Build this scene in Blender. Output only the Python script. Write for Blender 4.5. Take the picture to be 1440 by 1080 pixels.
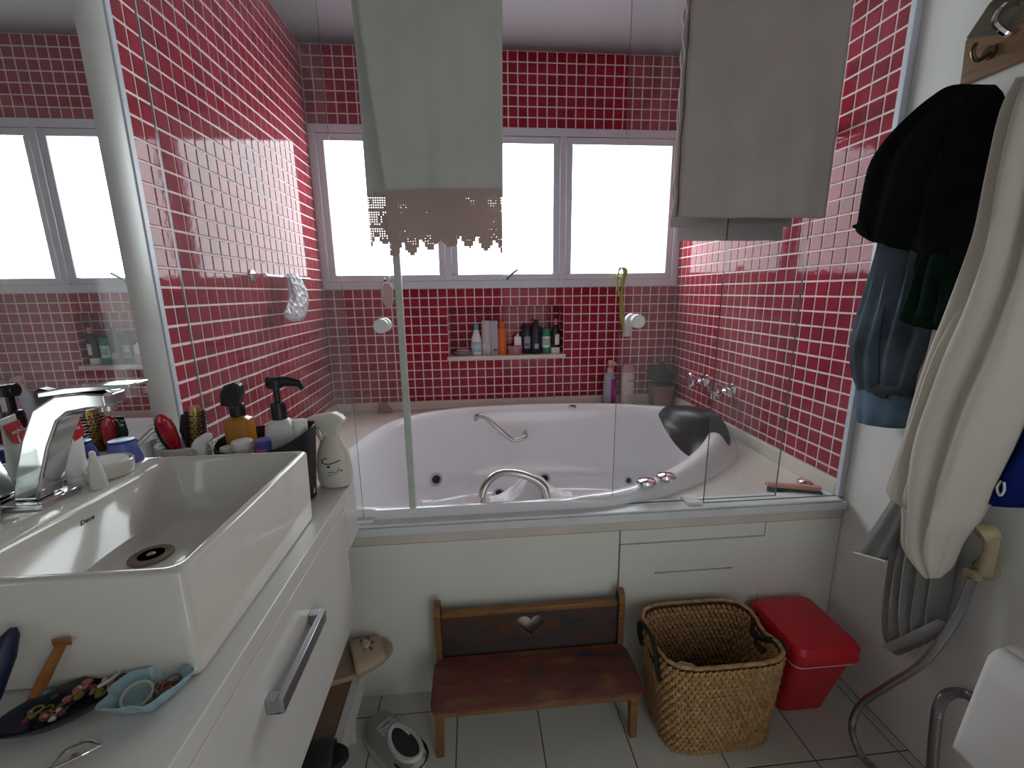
import bpy, bmesh, math, random
from mathutils import Vector, Matrix, noise
random.seed(7)
for o in list(bpy.data.objects): bpy.data.objects.remove(o)
COL = bpy.context.scene.collection
SC = bpy.context.scene
# ---------------------------------------------------------------- camera
CP = Vector((0.79288, -2.42369, 1.24844)); YAW, PIT, ROL, FPX = 0.085922, 0.211882, -0.012496, 604.36
CF = Vector((math.sin(YAW)*math.cos(PIT), math.cos(YAW)*math.cos(PIT), -math.sin(PIT)))
CR0 = Vector((math.cos(YAW), -math.sin(YAW), 0)); CU0 = CR0.cross(CF)
CR = CR0*math.cos(ROL)+CU0*math.sin(ROL); CU = CU0*math.cos(ROL)-CR0*math.sin(ROL)
cd = bpy.data.cameras.new('camera'); cam = bpy.data.objects.new('camera', cd); COL.objects.link(cam)
cd.sensor_fit = 'HORIZONTAL'; cd.sensor_width = 36; cd.lens = FPX*36/1440; cd.clip_start = 0.02
cam.matrix_world = Matrix(((CR.x, CU.x, -CF.x, CP.x), (CR.y, CU.y, -CF.y, CP.y), (CR.z, CU.z, -CF.z, CP.z), (0, 0, 0, 1)))
SC.camera = cam
def on(ax, val, px, py):
    """world point where the ray through a photo pixel meets the plane ax = val"""
    d = CF+CR*((px-720)/FPX)-CU*((py-540)/FPX)
    i = 'xyz'.index(ax)
    return CP+d*((val-CP[i])/d[i])
# ---------------------------------------------------------------- world, light, exposure
w = bpy.data.worlds.new('world'); SC.world = w; w.use_nodes = True
w.node_tree.nodes['Background'].inputs[0].default_value = (.75, .87, 1, 1)
w.node_tree.nodes['Background'].inputs[1].default_value = 1.0
SC.view_settings.view_transform = 'Standard'; SC.view_settings.look = 'None'
SC.view_settings.gamma = 1; SC.view_settings.use_curve_mapping = False
SC.view_settings.exposure = 0.62
WINDOW_LIGHT = 5.0; FILL_DOOR_LIGHT = 1.05  # the door value is the glow of an added fill pane
# ---------------------------------------------------------------- materials
MATS = {}
def mat(name, col=(.8, .8, .8), rough=.5, metal=0, var=.06, scale=12, bump=0, bscale=60, spec=.5, coat=0, trans=0, sub=0, ior=1.45, alpha=1, stretch=(1, 1, 1)):
    if name in MATS: return MATS[name]
    m = bpy.data.materials.new(name); m.use_nodes = True; nt = m.node_tree; b = nt.nodes['Principled BSDF']
    tc = nt.nodes.new('ShaderNodeTexCoord'); mp = nt.nodes.new('ShaderNodeMapping'); mp.inputs['Scale'].default_value = stretch
    nt.links.new(tc.outputs['Object'], mp.inputs[0])
    n = nt.nodes.new('ShaderNodeTexNoise'); n.inputs['Scale'].default_value = scale; n.inputs['Detail'].default_value = 5
    nt.links.new(mp.outputs[0], n.inputs['Vector'])
    r = nt.nodes.new('ShaderNodeValToRGB'); r.color_ramp.elements[0].position = .3; r.color_ramp.elements[1].position = .7
    r.color_ramp.elements[0].color = tuple(c*(1-var) for c in col)+(1,); r.color_ramp.elements[1].color = tuple(min(1, c*(1+var)) for c in col)+(1,)
    nt.links.new(n.outputs['Fac'], r.inputs[0]); nt.links.new(r.outputs[0], b.inputs['Base Color'])
    b.inputs['Roughness'].default_value = rough; b.inputs['Metallic'].default_value = metal
    b.inputs['Specular IOR Level'].default_value = spec; b.inputs['Coat Weight'].default_value = coat; b.inputs['IOR'].default_value = ior
    b.inputs['Transmission Weight'].default_value = trans; b.inputs['Alpha'].default_value = alpha
    if sub: b.inputs['Subsurface Weight'].default_value = sub
    if bump:
        n2 = nt.nodes.new('ShaderNodeTexNoise'); n2.inputs['Scale'].default_value = bscale; n2.inputs['Detail'].default_value = 4
        nt.links.new(mp.outputs[0], n2.inputs['Vector'])
        bp = nt.nodes.new('ShaderNodeBump'); bp.inputs['Strength'].default_value = bump; bp.inputs['Distance'].default_value = .01
        nt.links.new(n2.outputs['Fac'], bp.inputs['Height']); nt.links.new(bp.outputs[0], b.inputs['Normal'])
    MATS[name] = m
    return m
def ramp_mat(name, stops, rough=.5, scale=8, detail=6, stretch=(1, 1, 1), bump=0, spec=.5):
    m = mat(name, (1, 1, 1), rough, scale=scale, bump=bump, spec=spec, stretch=stretch)
    for n in m.node_tree.nodes:
        if n.type == 'VALTORGB':
            cr = n.color_ramp
            cr.elements[0].position = stops[0][0]; cr.elements[0].color = stops[0][1]+(1,)
            cr.elements[1].position = stops[-1][0]; cr.elements[1].color = stops[-1][1]+(1,)
            for p, c in stops[1:-1]:
                e = cr.elements.new(p); e.color = c+(1,)
        if n.type == 'TEX_NOISE' and not n.outputs['Fac'].links[0].to_node.type == 'BUMP': n.inputs['Detail'].default_value = detail
    return m
def cloth(name, col, weave=900, var=.08, transl=.25, bump=.25):
    """woven cloth: diffuse + a share of light passing through, thread relief"""
    m = bpy.data.materials.new(name); m.use_nodes = True; nt = m.node_tree; nt.nodes.clear()
    out = nt.nodes.new('ShaderNodeOutputMaterial'); tc = nt.nodes.new('ShaderNodeTexCoord')
    n = nt.nodes.new('ShaderNodeTexNoise'); n.inputs['Scale'].default_value = 9; n.inputs['Detail'].default_value = 6
    nt.links.new(tc.outputs['Object'], n.inputs['Vector'])
    r = nt.nodes.new('ShaderNodeValToRGB'); r.color_ramp.elements[0].position = .3; r.color_ramp.elements[1].position = .7
    r.color_ramp.elements[0].color = tuple(c*(1-var) for c in col)+(1,); r.color_ramp.elements[1].color = tuple(min(1, c*(1+var)) for c in col)+(1,)
    nt.links.new(n.outputs['Fac'], r.inputs[0])
    n2 = nt.nodes.new('ShaderNodeTexNoise'); n2.inputs['Scale'].default_value = weave; nt.links.new(tc.outputs['Object'], n2.inputs['Vector'])
    bp = nt.nodes.new('ShaderNodeBump'); bp.inputs['Strength'].default_value = bump; bp.inputs['Distance'].default_value = .004
    nt.links.new(n2.outputs['Fac'], bp.inputs['Height'])
    d = nt.nodes.new('ShaderNodeBsdfDiffuse'); t = nt.nodes.new('ShaderNodeBsdfTranslucent'); mx = nt.nodes.new('ShaderNodeMixShader')
    mx.inputs[0].default_value = transl
    nt.links.new(r.outputs[0], d.inputs[0]); nt.links.new(r.outputs[0], t.inputs[0]); nt.links.new(bp.outputs[0], d.inputs['Normal'])
    nt.links.new(d.outputs[0], mx.inputs[1]); nt.links.new(t.outputs[0], mx.inputs[2]); nt.links.new(mx.outputs[0], out.inputs[0])
    return m
def glass_mat(name, tint, haze=.03, hazecol=(.8, .8, .85), rough=0.0):
    """thin clear pane: sees through with a tint, reflects by Fresnel, a little dust on it"""
    m = bpy.data.materials.new(name); m.use_nodes = True; nt = m.node_tree; nt.nodes.clear()
    out = nt.nodes.new('ShaderNodeOutputMaterial')
    tr = nt.nodes.new('ShaderNodeBsdfTransparent'); tr.inputs[0].default_value = tint+(1,)
    gl = nt.nodes.new('ShaderNodeBsdfGlossy'); gl.inputs['Roughness'].default_value = rough
    lw = nt.nodes.new('ShaderNodeLayerWeight'); pw = nt.nodes.new('ShaderNodeMath'); pw.operation = 'POWER'; pw.inputs[1].default_value = 5; nt.links.new(lw.outputs['Facing'], pw.inputs[0])
    fr = nt.nodes.new('ShaderNodeMath'); fr.operation = 'MULTIPLY_ADD'; fr.inputs[1].default_value = .7; fr.inputs[2].default_value = .03; nt.links.new(pw.outputs[0], fr.inputs[0])
    df = nt.nodes.new('ShaderNodeBsdfDiffuse'); df.inputs[0].default_value = hazecol+(1,)
    tc = nt.nodes.new('ShaderNodeTexCoord'); n = nt.nodes.new('ShaderNodeTexNoise'); n.inputs['Scale'].default_value = 5; n.inputs['Detail'].default_value = 6
    nt.links.new(tc.outputs['Object'], n.inputs['Vector'])
    mu = nt.nodes.new('ShaderNodeMath'); mu.operation = 'MULTIPLY'; mu.inputs[1].default_value = haze*2; nt.links.new(n.outputs['Fac'], mu.inputs[0])
    m1 = nt.nodes.new('ShaderNodeMixShader'); m2 = nt.nodes.new('ShaderNodeMixShader')
    nt.links.new(fr.outputs[0], m1.inputs[0]); nt.links.new(tr.outputs[0], m1.inputs[1]); nt.links.new(gl.outputs[0], m1.inputs[2])
    nt.links.new(mu.outputs[0], m2.inputs[0]); nt.links.new(m1.outputs[0], m2.inputs[1]); nt.links.new(df.outputs[0], m2.inputs[2])
    nt.links.new(m2.outputs[0], out.inputs[0])
    return m
def tile_mat(name, col, rough):
    """glazed mosaic: one colour per tile cell (cell index from position), glossy glaze with slight waviness"""
    m = bpy.data.materials.new(name); m.use_nodes = True; nt = m.node_tree; b = nt.nodes['Principled BSDF']
    ge = nt.nodes.new('ShaderNodeNewGeometry'); sn = nt.nodes.new('ShaderNodeVectorMath'); sn.operation = 'SNAP'
    ad = nt.nodes.new('ShaderNodeVectorMath'); ad.operation = 'ADD'; ad.inputs[1].default_value = (.0126, .0126, .0126+.03)
    sn.inputs[1].default_value = (.05, .0515, .05)
    nt.links.new(ge.outputs['Position'], ad.inputs[0]); nt.links.new(ad.outputs[0], sn.inputs[0])
    wn = nt.nodes.new('ShaderNodeTexWhiteNoise'); nt.links.new(sn.outputs[0], wn.inputs['Vector'])
    hs = nt.nodes.new('ShaderNodeHueSaturation'); hs.inputs['Color'].default_value = col+(1,)
    mr = nt.nodes.new('ShaderNodeMapRange'); mr.inputs['To Min'].default_value = .78; mr.inputs['To Max'].default_value = 1.2
    nt.links.new(wn.outputs['Value'], mr.inputs[0]); nt.links.new(mr.outputs[0], hs.inputs['Value']); nt.links.new(hs.outputs[0], b.inputs['Base Color'])
    b.inputs['Roughness'].default_value = rough; b.inputs['IOR'].default_value = 1.5; b.inputs['Specular IOR Level'].default_value = .2
    tc = nt.nodes.new('ShaderNodeTexCoord'); n = nt.nodes.new('ShaderNodeTexNoise'); n.inputs['Scale'].default_value = 45
    nt.links.new(ge.outputs['Position'], n.inputs['Vector'])
    bp = nt.nodes.new('ShaderNodeBump'); bp.inputs['Strength'].default_value = .06; bp.inputs['Distance'].default_value = .004
    nt.links.new(n.outputs['Fac'], bp.inputs['Height']); nt.links.new(bp.outputs[0], b.inputs['Normal'])
    return m
PAINT = mat('white wall paint', (.88, .87, .85), .4, var=.03, scale=4, bump=.05, bscale=90)
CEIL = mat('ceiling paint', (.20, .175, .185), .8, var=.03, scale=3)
GROUT = mat('pale grout', (.84, .70, .70), .8, var=.08, scale=30, bump=.2, bscale=200)
TILE = tile_mat('red glazed mosaic', (.29, .016, .034), .06)
TILEB = TILE
FTILE = mat('off white floor tile glaze', (.66, .66, .60), .25, var=.04, scale=6, bump=.02)
FGROUT = mat('dirty floor grout', (.10, .075, .055), .9, var=.4, scale=20)
ALU = mat('white lacquered aluminium', (.62, .66, .72), .35, var=.03)
ALUG = mat('grey anodised aluminium', (.42, .45, .49), .3, metal=.6, var=.04)
MARBLE = mat('cream marble', (.70, .64, .57), .3, var=.07, scale=7, bump=.02)
ACRYL = mat('white acrylic', (.82, .82, .84), .12, var=.01, coat=.3)
CHROME = mat('chrome', (.8, .8, .82), .08, metal=1, var=.02)
STEEL = mat('brushed steel', (.55, .53, .50), .25, metal=1, var=.05)
BLACKP = mat('black plastic', (.012, .012, .014), .3, var=.2)
WHITEP = mat('white plastic', (.80, .79, .76), .35, var=.03)
LACQ = mat('white lacquered board', (.68, .67, .63), .25, var=.02, scale=3)
CERAM = mat('glazed ceramic', (.72, .70, .63), .08, var=.015, coat=.4)
GLASS = glass_mat('clear shower glass', (.98, .99, .985), .022, (.72, .70, .80))
GEDGE = mat('dark green glass edge', (.055, .085, .08), .15, var=.1)
# ---------------------------------------------------------------- mesh helpers
class G:
    def __init__(s): s.v = []; s.f = []; s.mi = []; s.m = 0
    def add(s, vs, fs):
        o = len(s.v); s.v += [tuple(v) for v in vs]; s.f += [tuple(i+o for i in f) for f in fs]; s.mi += [s.m]*len(fs); return s
    def box(s, a, b, rot=None, piv=None):
        x0, y0, z0 = a; x1, y1, z1 = b
        vs = [Vector(p) for p in ((x0, y0, z0), (x1, y0, z0), (x1, y1, z0), (x0, y1, z0), (x0, y0, z1), (x1, y0, z1), (x1, y1, z1), (x0, y1, z1))]
        if rot is not None:
            c = Vector(piv) if piv else (vs[0]+vs[6])/2
            vs = [c+rot@(v-c) for v in vs]
        return s.add(vs, [(0, 3, 2, 1), (4, 5, 6, 7), (0, 1, 5, 4), (1, 2, 6, 5), (2, 3, 7, 6), (3, 0, 4, 7)])
    def tube(s, pts, r, n=10, closed=False, caps=True, sq=None, up=None):
        pts = [Vector(p) for p in pts]; N = len(pts); rs = r if isinstance(r, (list, tuple)) else [r]*N
        ring = []; nrm = Vector(up) if up else None
        for i, p in enumerate(pts):
            t = (pts[(i+1) % N]-pts[i-1]) if closed else (pts[min(i+1, N-1)]-pts[max(i-1, 0)])
            t.normalize()
            if nrm is None: nrm = t.orthogonal()
            nrm = (nrm-t*nrm.dot(t)).normalized(); bi = t.cross(nrm)
            k = sq or (1, 1)
            ring.append([p+(nrm*math.cos(2*math.pi*j/n)*k[0]+bi*math.sin(2*math.pi*j/n)*k[1])*rs[i] for j in range(n)])
        return s.loft(ring, closed, caps)
    def loft(s, rings, closed=False, caps=True, cap0=True, cap1=True):
        n = len(rings[0]); vs = [v for r in rings for v in r]; fs = []; N = len(rings)
        for i in range(N if closed else N-1):
            for j in range(n):
                a = i*n; b = ((i+1) % N)*n
                fs.append((a+j, a+(j+1) % n, b+(j+1) % n, b+j))
        if caps and not closed:
            if cap0: fs.append(tuple(reversed(range(n))))
            if cap1: fs.append(tuple(range((N-1)*n, N*n)))
        return s.add(vs, fs)
    def lathe(s, prof, n=24, c=(0, 0, 0), sx=1, sy=1, sup=2, caps=True):
        def e(a):
            ca, sa = math.cos(a), math.sin(a)
            if sup == 2: return ca, sa
            k = (abs(ca)**sup+abs(sa)**sup)**(-1/sup); return ca*k, sa*k
        E = [e(2*math.pi*j/n) for j in range(n)]
        return s.loft([[(c[0]+r*ex*sx, c[1]+r*ey*sy, c[2]+z) for ex, ey in E] for r, z in prof], caps=caps)
    def prism(s, poly, h0, h1, fn=None):
        fn = fn or (lambda u, v, h: (u, v, h)); n = len(poly)
        return s.loft([[fn(u, v, h0) for u, v in poly], [fn(u, v, h1) for u, v in poly]])
    def grid(s, fn, nu, nv):
        vs = [fn(i/nu, j/nv) for j in range(nv+1) for i in range(nu+1)]; k = nu+1
        return s.add(vs, [(j*k+i, j*k+i+1, (j+1)*k+i+1, (j+1)*k+i) for j in range(nv) for i in range(nu)])
    def mesh(s, name, mats, smooth=True, ang=35):
        me = bpy.data.meshes.new(name); me.from_pydata(s.v, [], s.f)
        for m in (mats if isinstance(mats, (list, tuple)) else [mats]): me.materials.append(m)
        me.polygons.foreach_set('material_index', s.mi)
        bm = bmesh.new(); bm.from_mesh(me); bmesh.ops.remove_doubles(bm, verts=bm.verts, dist=1e-6); bmesh.ops.recalc_face_normals(bm, faces=bm.faces); bm.to_mesh(me); bm.free()
        if smooth: me.polygons.foreach_set('use_smooth', [True]*len(me.polygons)); me.set_sharp_from_angle(angle=math.radians(ang))
        me.update(); return me
    def build(s, name, mats, parent=None, loc=None, bevel=0, sub=0, solid=0, smooth=True, ang=35, seg=2, label=None):
        o = bpy.data.objects.new(name, s.mesh(name, mats, smooth, ang)); COL.objects.link(o)
        if parent is not None: o.parent = parent
        if loc is not None: o.location = loc
        if solid:
            md = o.modifiers.new('thickness', 'SOLIDIFY'); md.thickness = solid; md.offset = 0
        if bevel:
            md = o.modifiers.new('bevel', 'BEVEL'); md.width = bevel; md.segments = seg; md.limit_method = 'ANGLE'; md.angle_limit = math.radians(40)
        if sub:
            md = o.modifiers.new('subsurf', 'SUBSURF'); md.levels = sub; md.render_levels = sub
        if label: o['label'] = label
        return o
def tag(o, label, cat, group=None):
    o['label'] = label; o['category'] = cat
    if group: o['group'] = group
    return o
def struct(o, label=None):
    o['kind'] = 'structure'
    if label: o['label'] = label
    return o
def thing(name, label, cat, loc=(0, 0, 0), rz=0, group=None):
    o = bpy.data.objects.new(name, None); COL.objects.link(o); o.empty_display_size = .05
    o.location = loc; o.rotation_euler = (0, 0, rz); return tag(o, label, cat, group)
def RZ(a): return Matrix.Rotation(a, 3, 'Z')
def RX(a): return Matrix.Rotation(a, 3, 'X')
def RY(a): return Matrix.Rotation(a, 3, 'Y')
def arc(c, r, a0, a1, n, fn): return [fn(c, r, a0+(a1-a0)*i/n) for i in range(n+1)]
def smoothpath(pts, n=6):
    """Catmull-Rom through points"""
    P = [Vector(p) for p in pts]; P = [P[0]*2-P[1]]+P+[P[-1]*2-P[-2]]; out = []
    for i in range(1, len(P)-2):
        for k in range(n):
            t = k/n; a, b, c, d = P[i-1:i+3]
            out.append(.5*((2*b)+(c-a)*t+(2*a-5*b+4*c-d)*t*t+(3*b-a-3*c+d)*t**3))
    out.append(P[-2]); return out
def text_mesh(name, txt, size, m, parent, matrix, depth=.0004):
    cu = bpy.data.curves.new(name, 'FONT'); cu.body = txt; cu.size = size; cu.extrude = depth; cu.align_x = 'CENTER'; cu.align_y = 'CENTER'
    ob = bpy.data.objects.new(name, cu); COL.objects.link(ob)
    me = bpy.data.meshes.new_from_object(ob.evaluated_get(bpy.context.evaluated_depsgraph_get())); bpy.data.objects.remove(ob)
    me.materials.clear(); me.materials.append(m); me.transform(matrix)
    o = bpy.data.objects.new(name, me); COL.objects.link(o); o.parent = parent; return o
# ---------------------------------------------------------------- the room
W = 1.95; CZ = 2.42; YB = -3.35; P = .05; PS = .0515; ZW = 1.27; ZTB = .64; YT = -24*PS
GAP = .0062
def tile_mesh(name, w, h, m, t=.004, ch=.0012):
    """tile in local xy plane facing +z, face at z=0"""
    a, b = w/2, h/2; g = G()
    ring = lambda ax, ay, z: [(-ax, -ay, z), (ax, -ay, z), (ax, ay, z), (-ax, ay, z)]
    g.loft([ring(a, b, -t), ring(a, b, -ch), ring(a-ch, b-ch, 0)], cap0=False)
    return g.mesh(name, m, smooth=False)
def lay_tiles(wall, cells, frame, m, limit=300, name='tile', tilt=.0035):
    """cells: (cu, cv, w, h) in the wall's own plane; frame(u,v) -> (point, 3x3 matrix whose z is the normal)"""
    def key(c):
        p, R = frame(c[0], c[1]); d = p-CP; z = d.dot(CF)
        if z < .1: return 1e9
        x = 720+FPX*d.dot(CR)/z; y = 540-FPX*d.dot(CU)/z
        return (d.length/max(.05, abs(R.col[2].dot(d.normalized())))**.5)+(0 if -20 < x < 1460 and -20 < y < 1100 else 50)
    cells = sorted(cells, key=key); cache = {}; g = G()
    for i, (u, v, wd, h) in enumerate(cells):
        p, R = frame(u, v)
        R2 = R@RX(random.uniform(-tilt, tilt))@RY(random.uniform(-tilt, tilt))
        if i < limit:
            k = (round(wd, 4), round(h, 4))
            if k not in cache: cache[k] = tile_mesh(name, wd, h, m)
            o = bpy.data.objects.new(name, cache[k]); COL.objects.link(o); o.parent = wall
            o.matrix_basis = Matrix.Translation(p)@R2.to_4x4()
        else:
            a, b, t, ch = wd/2, h/2, .004, .0012
            ring = lambda ax, ay, z: [p+R2@Vector(q) for q in ((-ax, -ay, z), (ax, -ay, z), (ax, ay, z), (-ax, ay, z))]
            g.loft([ring(a, b, -t), ring(a, b, -ch), ring(a-ch, b-ch, 0)], cap0=False)
    if g.v:
        o = g.build(name+'_field', m, wall, smooth=False); o['kind'] = 'stuff'
# floor
g = G(); g.box((-.1, YB-.1, -.12), (W+.1, -1.2, -.0015)); floor = struct(g.build('floor', FGROUT))
cells = []
xs = [-.02+.2425*i for i in range(10)]; ys = [-1.333-.2435*i for i in range(-1, 10)]
for i in range(9):
    for j in range(10):
        x0, x1 = max(xs[i], 0), min(xs[i+1], W); y1, y0 = min(ys[j], -1.262), max(ys[j+1], YB)
        if x1-x0 > .02 and y1-y0 > .02: cells.append(((x0+x1)/2, (y0+y1)/2, x1-x0-.003, y1-y0-.003))
lay_tiles(floor, cells, lambda u, v: (Vector((u, v, 0)), Matrix.Identity(3)), FTILE, 300, 'floor_tile', .0006)
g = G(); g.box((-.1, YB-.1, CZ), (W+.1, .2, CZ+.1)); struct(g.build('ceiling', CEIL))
# left wall
g = G(); g.box((-.12, YT-.035, 0), (-.0022, .2, CZ)); g.m = 1; g.box((-.12, YB-.1, 0), (-.0022, YT-.035, CZ)); WL = struct(g.build('wall_left', [GROUT, PAINT], smooth=False))
def rows():
    zs = [ZW+23*P-i*P for i in range(36)]+[ZTB]
    return [(zs[i+1], zs[i]) for i in range(36)]
cells = []
for z0, z1 in rows():
    for i in range(25):
        y1 = -i*PS; y0 = max(y1-PS, YT-.033)
        cells.append(((y0+y1)/2, (z0+z1)/2, y1-y0-GAP, z1-z0-GAP))
RL = Matrix(((0, 0, 1), (1, 0, 0), (0, 1, 0)))
lay_tiles(WL, cells, lambda u, v: (Vector((0, u, v)), RL), TILE)
# right wall
g = G(); g.box((W+.0022, YT, 0), (W+.12, .2, CZ)); g.m = 1; g.box((W, YB-.1, 0), (W+.12, YT, CZ)); WR = struct(g.build('wall_right', [GROUT, PAINT], smooth=False))
cells = [(-(i+.5)*PS, (z0+z1)/2, PS-GAP, z1-z0-GAP) for z0, z1 in rows() for i in range(24)]
RR = Matrix(((0, 0, -1), (-1, 0, 0), (0, 1, 0)))
lay_tiles(WR, cells, lambda u, v: (Vector((W, u, v)), RR), TILE)
# back wall with window opening and niche
NX0, NX1, NZ0, NZ1, ND = .65, 1.30, .895, 1.17, .10; WZ0, WZ1 = 1.268, 2.07
g = G(); y0, y1 = .0022, .2
g.box((0, y0, 0), (NX0, y1, WZ0)); g.box((NX1, y0, 0), (W, y1, WZ0)); g.box((NX0, y0, 0), (NX1, y1, NZ0-.02)); g.box((NX0, y0, NZ1), (NX1, y1, WZ0))
g.box((NX0, ND+.0022, NZ0-.02), (NX1, y1, NZ1)); g.box((0, y0, WZ1), (W, y1, CZ))
WB = struct(g.build('wall_back', GROUT, smooth=False))
cells = []
for z0, z1 in rows():
    if z0 > WZ0-.02 and z1 < WZ1+.02: continue
    for i in range(39):
        x0, x1 = i*P, (i+1)*P
        if x0 > NX0-.01 and x1 < NX1+.01 and z1 < NZ1+.01 and z0 > NZ0-.04:
            continue
        cells.append(((x0+x1)/2, (z0+z1)/2, P-GAP, z1-z0-GAP))
RB = Matrix(((1, 0, 0), (0, 0, -1), (0, 1, 0)))
lay_tiles(WB, cells, lambda u, v: (Vector((u, 0, v)), RB), TILEB)
cells = []
for j in range(6):
    z1 = NZ1-.002-j*.0475; z0 = max(z1-.0475, NZ0)
    for i in range(13): cells.append((NX0+.025+i*P, (z0+z1)/2, P-GAP, z1-z0-GAP))
g = G()
for (u, v, a, b) in cells:
    o = bpy.data.objects.new('niche_tile', bpy.data.meshes.get('niche_tile') if (b > .03 and bpy.data.meshes.get('niche_tile')) else tile_mesh('niche_tile', a, b, TILEB)); COL.objects.link(o); o.parent = WB
    o.matrix_basis = Matrix.Translation((u, ND, v))@(RB@RX(random.uniform(-.004, .004))).to_4x4()
for sx, R in ((NX0, RL), (NX1, RR)):
    for j in range(6):
        z1 = NZ1-.002-j*.0475; z0 = max(z1-.0475, NZ0)
        for i in range(2):
            o = bpy.data.objects.new('niche_tile', tile_mesh('niche_side_tile', P-GAP, z1-z0-GAP, TILEB)); COL.objects.link(o); o.parent = WB
            o.matrix_basis = Matrix.Translation((sx+(.0015 if sx == NX0 else -.0015), .025+i*P, (z0+z1)/2))@R.to_4x4()
g = G(); g.box((NX0-.012, -.016, NZ0-.02), (NX1+.012, ND, NZ0)); g.build('niche_shelf', MARBLE, WB, bevel=.003)
g = G(); g.box((-.1, YB-.1, 0), (W+.1, YB, CZ)); struct(g.build('wall_front', PAINT))
# window
win = struct(thing('window_1', 'white aluminium window with three frosted panes', 'window')); del win['category']
g = G(); fw = .04
for a, b in (((0, -.012, WZ0), (W, .06, WZ0+fw)), ((0, -.012, WZ1-fw), (W, .06, WZ1)), ((0, -.012, WZ0+fw), (fw, .06, WZ1-fw)), ((W-fw, -.012, WZ0+fw), (W, .06, WZ1-fw)),
             ((.648, -.012, WZ0+fw), (.684, .06, WZ1-fw)), ((1.268, -.012, WZ0+fw), (1.304, .06, WZ1-fw))): g.box(a, b)
g.build('window_frame', ALU, win, bevel=.003)
FROST = bpy.data.materials.new('daylit frosted glass'); FROST.use_nodes = True; nt = FROST.node_tree; b = nt.nodes['Principled BSDF']
b.inputs['Base Color'].default_value = (.5, .56, .58, 1); b.inputs['Roughness'].default_value = .4
tc = nt.nodes.new('ShaderNodeTexCoord'); n = nt.nodes.new('ShaderNodeTexNoise'); n.inputs['Scale'].default_value = 2.2; nt.links.new(tc.outputs['Object'], n.inputs['Vector'])
r = nt.nodes.new('ShaderNodeValToRGB'); r.color_ramp.elements[0].color = (.80, .93, .98, 1); r.color_ramp.elements[1].color = (.97, .98, 1, 1); nt.links.new(n.outputs['Fac'], r.inputs[0])
nt.links.new(r.outputs[0], b.inputs['Emission Color']); b.inputs['Emission Strength'].default_value = WINDOW_LIGHT
for k, (x0, x1) in enumerate(((fw, .648), (.684, 1.268), (1.304, W-fw))):
    g = G(); s = .034; a, b2 = WZ0+fw, WZ1-fw
    for p, q in (((x0, -.004, a), (x1, .045, a+s)), ((x0, -.004, b2-s), (x1, .045, b2)), ((x0, -.004, a+s), (x0+s, .045, b2-s)), ((x1-s, -.004, a+s), (x1, .045, b2-s))): g.box(p, q)
    sash = g.build('window_sash', ALU, win, bevel=.004)
    g = G(); g.box((x0+s-.004, .02, a+s-.004), (x1-s+.004, .026, b2-s+.004)); g.build('pane', FROST, sash)
    xc = (x0+x1)/2; g = G(); g.box((xc-.018, -.014, a+.006), (xc+.018, -.004, a+.026)); g.box((xc-.009, -.03, a+.0), (xc+.009, -.012, a+.03)); 
    g.m = 1
    if k == 1: g.tube([(xc, -.028, a+.006), (xc+.03, -.045, a+.035), (xc+.06, -.05, a+.055)], .006, 8)
    else: g.tube([(xc-.012, -.022, a+.012), (xc-.012, -.045, a+.004), (xc-.012, -.052, a+.014)], .006, 8)
    g.build('latch', [ALU, mat('dark latch metal', (.12, .12, .13), .4, metal=.7)], sash, bevel=.002)
# edge profiles and jamb
g = G(); g.box((W-.006, YT-.014, .575), (W+.001, YT, CZ)); struct(g.build('trim_1', ALU, bevel=.002), 'white metal edge strip beside the red mosaic')
g = G(); prof = [(-.002, -1.355), (.016, -1.358), (.024, -1.346), (.026, -1.315), (.024, -1.284), (.016, -1.272), (-.002, -1.275)]
g.prism(prof, .75, CZ, lambda u, v, h: (u, v, h)); struct(g.build('trim_2', mat('grey painted jamb', (.50, .50, .47), .4, var=.05)), 'wide grey jamb between mirror and mosaic')
# added door, unseen behind the camera; its pane glows to lift the shadows
door = struct(thing('fill_door_1', 'added white framed door whose pane glows as fill light', 'door', (1.5, YB, 0))); del door['category']
g = G()
for a, b in (((-.42, 0, 0), (-.36, .05, 2.12)), ((.36, 0, 0), (.42, .05, 2.12)), ((-.36, 0, 2.06), (.36, .05, 2.12))): g.box(a, b)
g.build('fill_door_frame', ALU, door, bevel=.003)
g = G()
for a, b in (((-.36, .005, .01), (-.30, .04, 2.06)), ((.30, .005, .01), (.36, .04, 2.06)), ((-.30, .005, .01), (.30, .04, .14)), ((-.30, .005, 1.98), (.30, .04, 2.06))): g.box(a, b)
leaf_ = g.build('fill_door_leaf', ALU, door, bevel=.003)
DP = mat('glowing fill door pane', (.6, .62, .62), .5); bb = DP.node_tree.nodes['Principled BSDF']; bb.inputs['Emission Color'].default_value = (.97, .98, 1, 1); bb.inputs['Emission Strength'].default_value = FILL_DOOR_LIGHT
g = G(); g.box((-.30, .018, .14), (.30, .026, 1.98)); g.build('pane', DP, leaf_)
g = G(); g.tube([(-.325, .04, 1.0), (-.325, .08, 1.0), (-.25, .085, 1.0)], .009, 10); g.build('fill_door_handle', CHROME, leaf_)
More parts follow.
